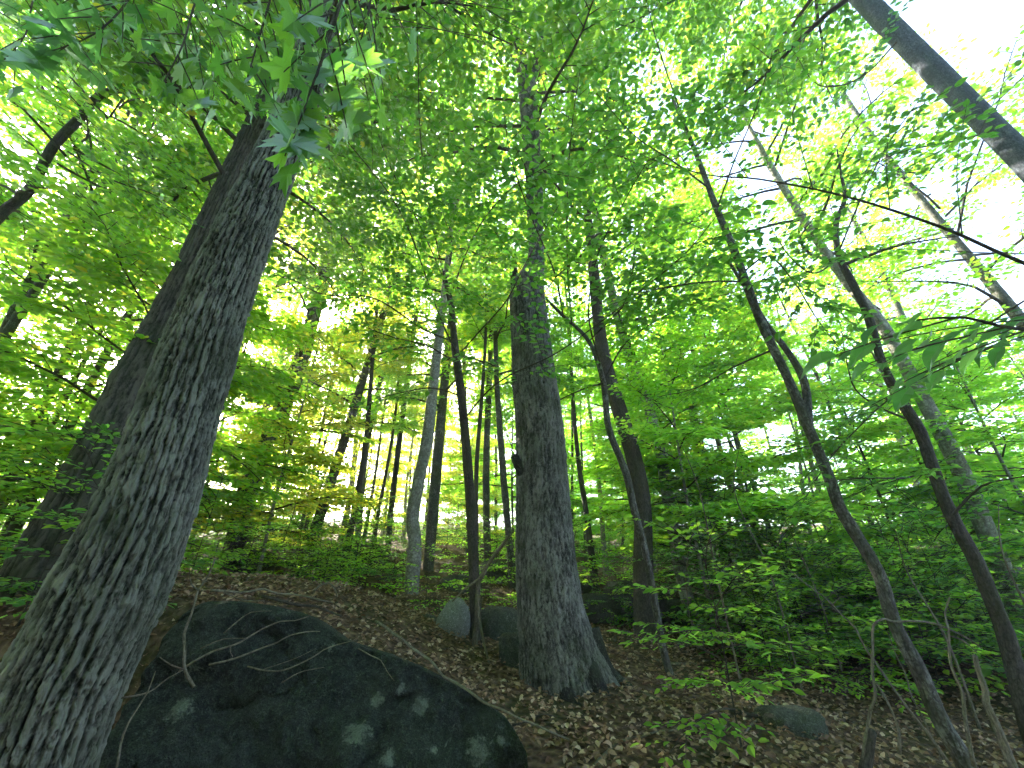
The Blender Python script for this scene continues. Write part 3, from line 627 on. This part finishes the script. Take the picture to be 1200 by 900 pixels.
# 8 long leaning stem at the right, forked
eD, bD, _, _ = hero('long_leaning_stem', 'long grey stem leaning left from among dead sticks, forked halfway up', [(1130, 893, 22), (1100, 840, 21), (1077, 787, 19), (1047, 727, 17), (1027, 667, 16), (987, 600, 15), (973, 563, 14), (947, 500, 13), (923, 443, 12), (890, 373, 11), (863, 300, 10), (838, 240, 8), (815, 178, 6), (790, 120, 4)], 3.7, 3.9, 'bark_grey', nseg=16, ds=.06, wob=.14, ztop=9, rend=.01)
limb(eD, bD, pix([(948, 505), (943, 450), (925, 415), (897, 378), (878, 345), (850, 300)], [3.95, 4.05, 4.1, 4.15, 4.2, 4.3]), .045, .02, 'bark_grey', 'fork_stem', 10, .08)
for k, (pp, ys) in enumerate([([(870, 320), (900, 300), (930, 330), (955, 370), (985, 410)], [3.85, 3.7, 3.6, 3.5, 3.4]), ([(840, 245), (860, 190), (885, 130), (905, 60)], [3.9, 3.7, 3.5, 3.3]), ([(830, 220), (790, 190), (745, 160), (700, 110)], [3.9, 3.8, 3.6, 3.4]),
        ([(870, 330), (835, 330), (790, 335), (740, 345)], [3.9, 3.8, 3.7, 3.6]), ([(815, 180), (790, 110), (770, 50), (755, -10)], [3.9, 3.6, 3.3, 3.1]), ([(905, 410), (860, 430), (815, 455), (770, 465)], [3.95, 4.1, 4.2, 4.4])]):
    leafy_branch(eD, bD, pix(pp, near(ys, [.1, .4, .4, .2, .4, 0][k])), .013, 100 + k, leaf=.09, spacing=.06, sub=.22, limit=46, tert=True, mat='leaf')
# 9 crooked dark tree at the right
eF, bF, _, _ = hero('kinked_tree', 'kinked dark rough tree at the right with twigs reaching left', [(1200, 830, 25), (1193, 800, 24), (1177, 740, 22), (1160, 697, 20), (1143, 657, 19), (1113, 600, 17), (1093, 547, 16), (1077, 503, 15), (1050, 460, 13), (1033, 423, 12), (1017, 370, 11), (998, 330, 10), (983, 300, 9), (980, 262, 7), (990, 232, 5)], 4.4, 4.2, 'bark_dark', nseg=16, ds=.06, wob=.16, ztop=8, rend=.01)
for k, (pp, ys) in enumerate([([(1060, 490), (1030, 477), (1003, 457), (993, 427), (985, 380)], [4.3, 4.2, 4.1, 4.0, 3.9]), ([(1170, 403), (1083, 437), (1045, 465), (1017, 490), (973, 537), (940, 590)], [3.3, 3.5, 3.6, 3.7, 3.8, 4.0]), ([(985, 300), (955, 320), (925, 300), (900, 260)], [4.2, 4.0, 3.9, 3.8]),
        ([(985, 290), (1010, 230), (1040, 170), (1075, 120)], [4.2, 3.9, 3.6, 3.4]), ([(1095, 550), (1060, 560), (1010, 560), (960, 565)], [4.3, 4.1, 4.0, 3.9]), ([(1115, 605), (1150, 570), (1190, 560), (1240, 550)], [4.3, 4.1, 3.9, 3.7])]):
    leafy_branch(eF, bF, pix(pp, near(ys, [.1, 0, .2, .4, .1, .1][k])), .013, 120 + k, leaf=.09, spacing=.06, sub=.22, limit=46, tert=True, mat='leaf')
# 10 smooth tree at upper right, its low boughs
eR, bR, PR, _ = hero('smooth_tree', 'smooth blue-grey tree rising at the upper right with long bare-looking boughs', [(1700, 700, 40), (1400, 396, 40), (1200, 188, 37), (1100, 88, 35), (1008, -5, 31)], 3.0, 2.9, 'bark_blue', nseg=40, ds=.06, wob=.05, ztop=15, rend=.06, crown=('tall', 9.0, 1.2, 3.0, 1))
leafy_branch(eR, bR, pix([(1330, 338), (1240, 322), (1180, 300), (1100, 265), (990, 230), (890, 210), (830, 205), (760, 185), (690, 150)], [3.0, 2.95, 2.9, 2.9, 2.9, 3.0, 3.05, 3.1, 3.2]), .022, 140, leaf=.085, spacing=.08, sub=.42, limit=70, tert=False, mat='leaf')
leafy_branch(eR, bR, pix([(1310, 330), (1240, 380), (1190, 385), (1130, 372), (1075, 375)], [2.0, 1.5, 1.25, 1.1, 1.1]), .010, 141, leaf=.13, spacing=.10, sub=.2, limit=70, tilt=.35, mat='leaf_dark')
leafy_branch(eR, bR, pix([(1180, 150), (1120, 165), (1050, 180), (1000, 210)], [2.9, 2.8, 2.7, 2.6]), .012, 142, leaf=.08, spacing=.07, sub=.25, limit=50)
leafy_branch(eR, bR, pix([(1050, 50), (1010, 90), (960, 100), (930, 60)], [2.9, 2.7, 2.6, 2.5]), .012, 143, leaf=.08, spacing=.07, sub=.25, limit=50, mat='leaf_dark')
# near maple leaves hanging in front of the leaning trunk
for k, (pp, ys, mt, n_) in enumerate([([(420, -70), (400, 0), (380, 60), (362, 120), (350, 160)], [1.0, .9, .85, .85, .85], 'leaf', 30), ([(340, -60), (320, -10), (305, 40), (290, 90)], [1.2, 1.1, 1.05, 1.0], 'leaf', 30), ([(180, -60), (150, 0), (110, 40), (60, 60)], [1.5, 1.3, 1.25, 1.2], 'leaf_dark', 34), ([(260, -70), (230, 0), (215, 50), (190, 100)], [1.5, 1.35, 1.3, 1.25], 'leaf', 34), ([(60, -60), (40, -5), (30, 40), (5, 70)], [1.8, 1.7, 1.6, 1.6], 'leaf_dark', 34), ([(460, -80), (440, -20), (428, 30), (415, 70)], [1.3, 1.2, 1.15, 1.1], 'leaf', 24)]):
    P = pix(pp, ys); q = PL[int(np.argmin(np.abs(PL[:, 2] - P[0][2] - .5)))]; P = [q, (q + P[0]) / 2 + [0, 0, .12]] + P
    leafy_branch(eL, bL, P, .012, 160 + k, kind='maple', mat=mt, leaf=.13, spacing=.09, sub=.15, limit=n_ + 12, rest=False, tilt=.25)

# ================================================================== BACKGROUND FOREST
MARKS = [(30, 'the crooked thin tree'), (130, 'the broad grey tree'), (215, 'the furrowed leaning tree'), (310, 'the grey twin-stemmed tree'), (395, 'the boulder'), (485, 'the pale bent tree'), (552, 'the branchy sapling'), (640, 'the big scarred tree'), (752, 'the dark rough tree'), (812, 'the pale straight tree'), (1000, 'the long leaning stem'), (1150, 'the kinked dark tree')]
def where(x, y, z=1.5):
    if y < 1: return 'unseen, standing around the camera'
    dp = y * cp + (z - 1.6) * sp; px = 600 + F * x / dp
    return 'behind ' + min(MARKS, key=lambda m: abs(m[0] - px))[1]
placed = [(0, 5.1), (-2.1, 2.5), (-4, 4.3)]
def ok(x, y, dmin): return all((x - a) ** 2 + (y - b) ** 2 > dmin * dmin for a, b in placed)
def bg_tall(x, y, i, mt=None):
    placed.append((x, y)); z = G(x, y); s = random.uniform(.75, 1.2)
    e = empty('forest_tree', (x, y, z), 'tall %s forest tree with leafy crown %s' % (['grey', 'dark', 'pale'][i % 3], where(x, y)), 'tree', 'background forest trees')
    o = link('trunk', TRUNKS[random.randrange(6)][i % 3], e); wd = random.uniform(.6, 1.35); o.scale = (wd, wd, s); o.rotation_euler = (random.gauss(0, .03), random.gauss(0, .03), random.uniform(0, 6.28))
    crown_parts(e, 'far' if y > 0 else 'tall', random.uniform(4.6, 6.4) * s, s, random.uniform(0, 6.28))
def bg_pole(x, y, i):
    placed.append((x, y)); z = G(x, y); s = random.uniform(.7, 1.0)
    e = empty('pole_tree', (x, y, z), 'thin %s pole tree with small high crown %s' % (['grey', 'dark', 'pale'][i % 3], where(x, y)), 'tree', 'thin pole trees on the slope')
    o = link('trunk', TRUNKS[random.randrange(6)][i % 3], e); wd = random.uniform(.35, .75); o.scale = (wd, wd, s * .8); o.rotation_euler = (random.gauss(0, .05), random.gauss(0, .05), random.uniform(0, 6.28))
    crown_parts(e, 'under', random.uniform(5.0, 7.6) * s, random.uniform(.4, .65), random.uniform(0, 6.28))
def bg_under(x, y, i, zc=None):
    placed.append((x, y)); z = G(x, y); s = random.uniform(.8, 1.15)
    e = empty('young_tree', (x, y, z), 'young tree layered with green leaves, %s stem, %s' % (['grey', 'dark', 'pale'][i % 3], where(x, y)), 'tree', 'young understory trees')
    o = link('trunk', TRUNKS[random.randrange(6)][i % 3], e); o.scale = (.33, .33, .42 * s); o.rotation_euler = (0, 0, random.uniform(0, 6.28))
    crown_parts(e, 'under', (random.uniform(.9, 1.8) if zc is None else zc) * s, s, random.uniform(0, 6.28))
def fill(fn, n, xr, yr, dmin, cond=lambda x, y: True):
    k = 0
    for _ in range(n * 40):
        if k >= n: break
        x = random.uniform(*xr); y = random.uniform(*yr)
        if cond(x, y) and ok(x, y, dmin): fn(x, y, k); k += 1
fill(bg_tall, 18, (-24, 24), (11, 26), 2.8, lambda x, y: abs(x) < y * 1.35 + 3)
fill(bg_pole, 56, (-14, 10), (9, 24), .9, lambda x, y: abs(x) < y * .9)
fill(bg_tall, 24, (-14, 14), (-15, -2.2), 2.2)  # unseen tall trees behind the camera, added to block front skylight
fill(bg_under, 18, (-11, 11), (-9, -1.8), 1.6)  # unseen young trees, also added there to darken the near trunks
bg_tall(10.5, 7.0, 0)
fill(bg_tall, 2, (7, 12), (8, 12), 2.4)
fill(bg_tall, 4, (-12, -5.5), (2, 11), 2.6)
fill(bg_under, 22, (-20, 20), (9, 20), 1.8, lambda x, y: abs(x) < y * 1.3 + 2 and not (-.75 * y < x < .0 and y < 16))
fill(bg_under, 12, (2.8, 10), (6.2, 12), 1.5, lambda x, y: y > 7.2 or x > 6.5)
fill(bg_under, 8, (-11, -4.2), (4.8, 10), 1.5)
fill(bg_under, 7, (-17, -7), (-1, 13), 1.9)
fill(bg_under, 16, (-9, 8), (21, 29), 1.8)
fill(lambda x, y, i: bg_under(x, y, i, .5), 14, (-15, 7), (15, 24), 1.3)
fill(bg_under, 11, (-12, 1), (11.5, 20), 1.7, lambda x, y: -.75 * y < x < .05 * y)

# seedlings on the forest floor
def seedling(x, y, i, big=1.0):
    z = G(x, y); s = big * random.uniform(.45, 1.0) * (1 + max(0, y - 7) * .035); k = random.randrange(3)
    e = empty('seedling', (x, y, z - .02), 'low leafy seedling with %s leaves on the floor %s' % (['green', 'small green', 'dark green'][k], where(x, y, z)), 'seedling', 'seedlings on the forest floor')
    o = link('stem', TRUNKS[k][1], e); o.scale = (.06, .06, .12 * s); crown_parts(e, 'small', .22 * s, s, random.uniform(0, 6.28), k)
for i in range(230):
    y = 5.5 + 19 * random.random() ** 1.2; x = random.uniform(-1.25, 1.25) * y
    if abs(x - .4) < 1.5 and y < 6.8: continue
    if -2.6 < x < .8 and y < 6.2: continue
    seedling(x, y, i)
for i in range(46):
    y = random.uniform(5.6, 10); x = random.uniform(.4, 1.1) * y
    seedling(x, y, i, 1.35)
for (a, b) in [(20, 735), (15, 700), (60, 760), (935, 815), (1000, 760), (1080, 780), (1160, 800), (950, 740), (1050, 720), (900, 730), (870, 880)]:
    p = on_ground(a, b); seedling(p[0], p[1], 0)

# ================================================================== ROCKS
def rock(name, px, py, wpx, hpx, y, label, mat='rock', seed=0, squash=.8, group=None, tilt=0, rough=1.0):
    c = at(px, py, y); rx = wpx / 2 / F * depth(c); rz = hpx / 2 / F * depth(c); n, m = 36, 24
    th = np.linspace(0, 2 * math.pi, n, endpoint=False); ph = np.linspace(-math.pi / 2, math.pi / 2, m); TH, PH = np.meshgrid(th, ph)
    q = lambda v, e: np.sign(v) * np.abs(v) ** e
    X = q(np.cos(PH), squash) * q(np.cos(TH), squash); Y = q(np.cos(PH), squash) * q(np.sin(TH), squash); Z = q(np.sin(PH), squash)
    d = 1 + rough * .30 * fbm(X * 1.3 + seed, Y * 1.3, Z * 1.3, seed, 3) + .08 * fbm(X * 5, Y * 5, Z * 5 + seed, seed, 3)
    V = np.stack([X * d * rx, Y * d * rx * .9, Z * d * rz], -1).reshape(-1, 3)
    i = np.arange(m - 1)[:, None] * n; j = np.arange(n)[None]; j2 = (j + 1) % n
    Q = np.stack([i + j, i + j2, i + n + j2, i + n + j], -1).reshape(-1, 4)
    o = link(name, mk_mesh(name, V, [Q], M[mat]), None, c); o.rotation_euler = (0, tilt, 0); tag(o, label, 'rock', group); return o
rock('round_stone', 531, 731, 40, 54, 5.9, 'smooth grey egg-shaped stone standing upright left of the sapling', 'stone', 3, 1.0, tilt=.25, rough=.35)
rock('mossy_rock', 490, 742, 62, 40, 6.2, 'mossy brown rock the egg-shaped stone leans on', 'rock', 4)
rock('rock_ledge', 588, 745, 66, 56, 6.4, 'flat mossy rock ledge between branchy sapling and scarred trunk', 'rock', 5, .6)
rock('dark_rock', 606, 775, 46, 62, 5.5, 'dark shaded rock tucked against the base of the scarred trunk', 'rock', 6, .7)
rock('rock_overhang', 742, 706, 70, 44, 8.6, 'brown rock overhang behind the dark rough tree', 'rock', 7, .6)
rock('mossy_rock', 800, 725, 60, 40, 8.8, 'mossy rock behind the pale straight tree', 'rock', 8, .7)
rock('mossy_rock', 925, 855, 70, 44, 4.6, 'low mossy rock in the litter left of the arching dead stick', 'rock', 9, .7)
rock('mossy_rock', 440, 725, 40, 22, 7.0, 'small mossy rock at the top of the litter slope', 'rock', 10, .7)
for i, (a, b, w_, h_, y) in enumerate([(420, 655, 60, 36, 13), (540, 690, 50, 30, 9.5), (350, 665, 46, 28, 12), (700, 715, 54, 36, 8.2), (660, 690, 60, 34, 10), (880, 735, 70, 40, 8.5), (460, 690, 44, 26, 10), (585, 675, 56, 34, 11), (300, 660, 50, 30, 11), (1010, 700, 70, 40, 8), (640, 655, 50, 26, 15)]):
    rock('mossy_rock', a, b, w_, h_, y, 'mossy grey rock half buried on the wooded slope', 'rock', 20 + i, .75, 'half-buried rocks on the slope')

# ================================================================== DEAD WOOD
def stick(name, label, pp, ys, wpx, mat='deadwood', group=None, cat='stick', taper=.45, twigs=(), wob=.12):
    P = [at(a, b, y) for (a, b), y in zip(pp, ys)] if ys is not None else [boulder_at(a, b) for a, b in pp]
    Q_, _ = resample(np.array(P), np.ones(len(P)), .16); jr = np.random.default_rng(len(label) * 7 + int(pp[0][0])); jt = jr.normal(0, .007, Q_.shape); jt[0] = 0; jt[-1] = 0; P = list(Q_ + jt)
    r0 = wpx * .55 / 2 / F * depth(P[0]); base = P[0].copy(); e = None
    mb = MB(); mb.add(tube(np.array(P) - base, np.linspace(r0, r0 * taper, len(P)), 8, .05, wob=wob, seed=len(pp)))
    o = link(name, mb.mesh(name, M[mat]), None, base); tag(o, label, cat, group)
    for tp, ty in twigs:
        T = [at(a, b, y) for (a, b), y in zip(tp, ty)] if ty is not None else [boulder_at(a, b) for a, b in tp]
        m2 = MB(); m2.add(tube(np.array(T) - base, np.linspace(r0 * .5, r0 * .25, len(T)), 6, .05, wob=wob, seed=3)); link('twig', m2.mesh('twig', M[mat]), o)
    return o
def gy(px, py): return float(on_ground(px, py)[1])
def gs(pp, lift=.02): return [gy(a, b) - .02 for a, b in pp]
stick('dead_branch', 'pale bare branch lying across the boulder, topmost of three', [(210, 787), (222, 779), (275, 754), (305, 739), (330, 731), (362, 722)], None, 5, twigs=[([(270, 757), (270, 764), (273, 770)], None)])
stick('dead_branch', 'pale bare branch lying across the boulder, middle of three', [(245, 779), (275, 772), (307, 760), (340, 745), (375, 740)], None, 4)
stick('dead_branch', 'thin curved twig drooping lowest on the boulder face', [(290, 781), (310, 785), (335, 785), (365, 770), (395, 755), (418, 750)], None, 3.5, twigs=[([(310, 784), (345, 772), (370, 760)], None)])
for k_, (pp, lab) in enumerate([([(262, 742), (285, 722), (318, 716)], 'short grey twig at the shoulder of the boulder'), ([(420, 760), (445, 775), (462, 798)], 'short thin twig sliding off the boulder edge'), ([(330, 800), (352, 786), (380, 782)], 'faint thin twig on the lower boulder face'), ([(235, 760), (262, 748), (290, 748)], 'thin twig crossing the dead branches on the boulder')]):
    stick('thin_twig', lab, pp, None, 2.6)
stick('upright_twig', 'pale upright forked twig rising beside the furrowed trunk and boulder', [(227, 805), (217, 785), (219, 740), (227, 707), (235, 690), (252, 655)], [3.0, 3.0, 3.1, 3.15, 3.2, 3.2], 7, twigs=[([(233, 692), (224, 684), (222, 665)], [3.18, 3.15, 3.1]), ([(217, 785), (200, 779), (187, 770)], [3.0, 2.95, 2.9])])
stick('dead_branch', 'pale stick standing in the dark gap between trunk and boulder', [(137, 899), (147, 860), (170, 813), (182, 787)], [2.5, 2.55, 2.65, 2.75], 5)
stick('dead_branch', 'thin pale stick crossing the gap between trunk and boulder', [(143, 818), (173, 810), (195, 797), (215, 785)], [2.6, 2.7, 2.85, 3.0], 4)
stick('fallen_branch', 'pale forked branch lying along the top of the boulder', [(247, 692), (282, 695), (310, 692), (360, 700), (390, 706)], [3.7, 3.75, 3.8, 3.85, 3.9], 6, twigs=[([(262, 694), (285, 703), (310, 704)], [3.72, 3.68, 3.7])])
stick('fallen_branch', 'dark fallen branch half buried in litter behind the boulder top', [(307, 699), (350, 709), (375, 712), (400, 722)], [3.85, 3.85, 3.9, 4.0], 7, 'bark_dark')
stick('bent_root', 'small arched dead root poking from litter behind the boulder', [(366, 696), (375, 686), (385, 684), (393, 690), (395, 700)], [4.2, 4.2, 4.2, 4.2, 4.2], 5)
stick('fallen_branch', 'long thin stick running down the edge of the boulder into litter', [(440, 728), (483, 757), (533, 800), (587, 833), (667, 867)], [4.0, 3.7, 3.45, 3.3, 3.55], 6, 'deadwood')
stick('dead_snag', 'mossy broken snag bending up left of the scarred trunk', [(557, 765), (559, 720), (560, 690), (565, 674), (580, 650), (598, 626)], [5.7, 5.7, 5.7, 5.65, 5.6, 5.55], 13, 'deadwood', cat='snag', taper=.6, twigs=[([(560, 697), (563, 733), (573, 777), (582, 803)], [5.6, 5.45, 5.3, 5.2]), ([(562, 678), (545, 690), (530, 705)], [5.65, 5.6, 5.6])])
stick('curled_root', 'curled pale root arching in front of the egg-shaped stone', [(486, 743), (490, 735), (500, 737), (507, 745), (509, 758)], [5.7, 5.7, 5.65, 5.6, 5.6], 5)
for k, (pp, lab) in enumerate([([(697, 897), (720, 873), (753, 862), (800, 853), (840, 847)], 'pale crooked stick lying in the brown litter below the scarred tree'), ([(750, 810), (775, 822), (800, 840)], 'short pale stick on the litter by the curved stem foot'), ([(853, 830), (880, 838), (906, 842)], 'dark short log resting on the litter slope'),
        ([(820, 790), (850, 800), (890, 795)], 'thin fallen stick below the mossy bank'), ([(600, 850), (640, 838), (690, 842)], 'thin brown stick on litter beside the boulder end'), ([(870, 860), (895, 835), (915, 822)], 'small pale stick tilted in the litter'), ([(760, 770), (800, 778), (850, 772)], 'grey fallen branch behind the curved stem foot')]):
    P = [on_ground(a, b) for a, b in pp]; stick('fallen_stick', lab, pp, [p[1] - .04 for p in P], [7, 6, 13, 5, 4, 5, 6][k], ['deadwood', 'deadwood', 'bark_dark', 'deadwood', 'bark_dark', 'deadwood', 'deadwood'][k])
stick('leaning_stick', 'long thin pale stick leaning against the long leaning stem', [(1113, 896), (1067, 833), (1027, 777), (987, 720), (950, 688), (913, 657)], [3.5, 3.5, 3.55, 3.6, 3.7, 3.8], 6, twigs=[([(987, 720), (975, 712), (985, 700), (1005, 697)], [3.6, 3.6, 3.55, 3.5])])
stick('arched_stick', 'pale dead stick arching over beside the long leaning stem', [(1012, 895), (1017, 853), (1024, 813), (1022, 760), (1025, 735), (1035, 726), (1050, 728), (1085, 730), (1120, 742), (1150, 760)], [3.5, 3.5, 3.45, 3.4, 3.4, 3.4, 3.45, 3.5, 3.55, 3.6], 7)
stick('upright_stick', 'tall pale dead stick right of the long leaning stem', [(1142, 899), (1130, 833), (1120, 787), (1110, 740), (1113, 700)], [3.3, 3.3, 3.3, 3.3, 3.3], 8, twigs=[([(1112, 745), (1128, 750), (1145, 765)], [3.3, 3.28, 3.25])])
stick('broken_snag', 'pale broken snag with jagged top at the far right', [(1190, 905), (1167, 847), (1153, 807), (1142, 768)], [3.1, 3.1, 3.1, 3.1], 18, cat='snag', taper=.5)
stick('upright_stick', 'short pale forked stick between arched stick and leaning stem', [(1054, 884), (1050, 847), (1038, 820), (1027, 800)], [3.4, 3.4, 3.4, 3.4], 7)
stick('dark_stump', 'dark rotten stump at the foot of the arched dead stick', [(1014, 905), (1016, 880), (1022, 856)], [3.5, 3.5, 3.5], 24, 'bark_dark', cat='stump', taper=.7)
stick('upright_stick', 'thin grey stick leaning by the dark stump', [(1105, 890), (1080, 840), (1060, 790), (1040, 740)], [3.55, 3.55, 3.6, 3.6], 4)
for k, (a, b) in enumerate([(860, 760), (960, 700), (1190, 690), (680, 660), (445, 640), (325, 640), (808, 700), (930, 770), (1085, 700), (640, 640)]):
    y = [5.5, 6, 4.5, 9, 10, 8, 7, 5.5, 5, 9][k]; p = at(a, b, y); z0 = G(p[0], p[1])
    mb = MB(); h = random.uniform(1.2, 3.0); q = np.array([[0, 0, -.1], [random.gauss(0, .05), 0, h * .4], [random.gauss(0, .1), random.gauss(0, .1), h * .75], [random.gauss(0, .2), 0, h]])
    mb.add(tube(q, np.array([.014, .011, .008, .003]), 6, .1, wob=.1)); tag(link('dead_sapling', mb.mesh('dead_sapling', M['deadwood']), None, (p[0], p[1], z0)), 'thin pale bare dead sapling standing in the undergrowth', 'sapling', 'thin bare dead saplings')

# ================================================================== LEAF LITTER
def build_litter():
    rg = np.random.default_rng(77); N = 75000
    y = .3 + 13 * rg.random(N) ** 1.4; x = rg.uniform(-1.25, 1.25, N) * (y + 1.2)
    k = ~((x < .2) & (x > -2.3) & (y < 3.75) & (y > 2.45)) & (fbm(x * .8, y * .8, 0, 51, 3) + np.where((x > -4.5) & (x < 5.5) & (y < 7.5), .5, 0) > -.02); x, y = x[k], y[k]; n = len(x)
    pos = np.stack([x, y, H(x, y) + rg.uniform(.0, .035, n)], 1); a = rg.uniform(0, 6.28, n)
    d = np.stack([np.cos(a), np.sin(a), rg.normal(0, .35, n)], 1); nr = np.stack([rg.normal(0, .5, n), rg.normal(-.1, .5, n), np.ones(n)], 1); s = rg.uniform(.028, .066, n)
    tm = (LEAF_LO[0] * [1.15, 1, 2.2], LEAF_LO[1], LEAF_LO[2])
    o = link('leaf_litter', leaf_mesh('leaf_litter', pos, d, nr, s, tm, M['litter'])); o['kind'] = 'stuff'; o['category'] = 'leaf litter'
    o['label'] = 'carpet of dry brown fallen leaves on the forest floor'
    # litter lying on the back of the boulder ridge
    k = 0; me = []
    for v in range(5):
        tv = LEAF_HI[0].copy(); r2 = np.random.default_rng(v); tv[:, 2] = tv[:, 2] * 2.5 + r2.normal(0, .04, len(tv)) + r2.uniform(-.25, .3) * (tv[:, 1] - .4) ** 2; me.append(mk_mesh('fallen_leaf', tv, [LEAF_HI[1]], M['litter'], smooth=False))
    for _ in range(3000):
        if k >= 280: break
        px, py = rg.uniform(330, 920), rg.uniform(720, 899); p = on_ground(px, py, 12)
        if p[1] < 3.0 or p[1] > 7 or (p[1] < 3.75 and p[0] < .2): continue
        a = rg.uniform(0, 6.28); s = rg.uniform(.045, .08); X, Y, Z = [q[0] for q in basis(np.array([[math.cos(a), math.sin(a), rg.normal(0, .3)]]), np.array([[rg.normal(0, .4), rg.normal(-.15, .4), 1.0]]))]
        f = link('fallen_leaf', me[k % 5], o); z = G(p[0], p[1]) + .035
        f.matrix_local = Matrix(((X[0] * s, Y[0] * s, Z[0] * s, p[0]), (X[1] * s, Y[1] * s, Z[1] * s, p[1]), (X[2] * s, Y[2] * s, Z[2] * s, z), (0, 0, 0, 1))); k += 1
build_litter()

# ================================================================== HAZE
HAZE = 0.0035
def build_haze():
    m = newmat('haze_air'); t = NT(m); v = t.n('ShaderNodeVolumePrincipled'); v.inputs['Color'].default_value = (.92, .96, 1, 1); v.inputs['Density'].default_value = HAZE; v.inputs['Anisotropy'].default_value = .35
    o = t.n('ShaderNodeOutputMaterial'); t.l(v.outputs[0], o.inputs[1])
    zz = H(*np.meshgrid(np.linspace(-155, 155, 80), np.linspace(-150, 160, 80))); z0 = float(zz.min()) - 1.5; z1 = 27.0; a = 160.0
    V = np.array([[x, y + 5, z] for z in (z0, z1) for y in (-a, a) for x in (-a, a)]); Q = np.array([[0, 2, 3, 1], [4, 5, 7, 6], [0, 1, 5, 4], [2, 6, 7, 3], [0, 4, 6, 2], [1, 3, 7, 5]])
    h = link('haze', mk_mesh('haze', V, [Q], m, smooth=False)); h['kind'] = 'stuff'; h['label'] = 'faint pale haze hanging in the forest air'; h['category'] = 'haze'
if HAZE > 0: build_haze()
print('objects', len(bpy.data.objects), 'tris', sum(len(m.loops) - 2 * len(m.polygons) for m in bpy.data.meshes))
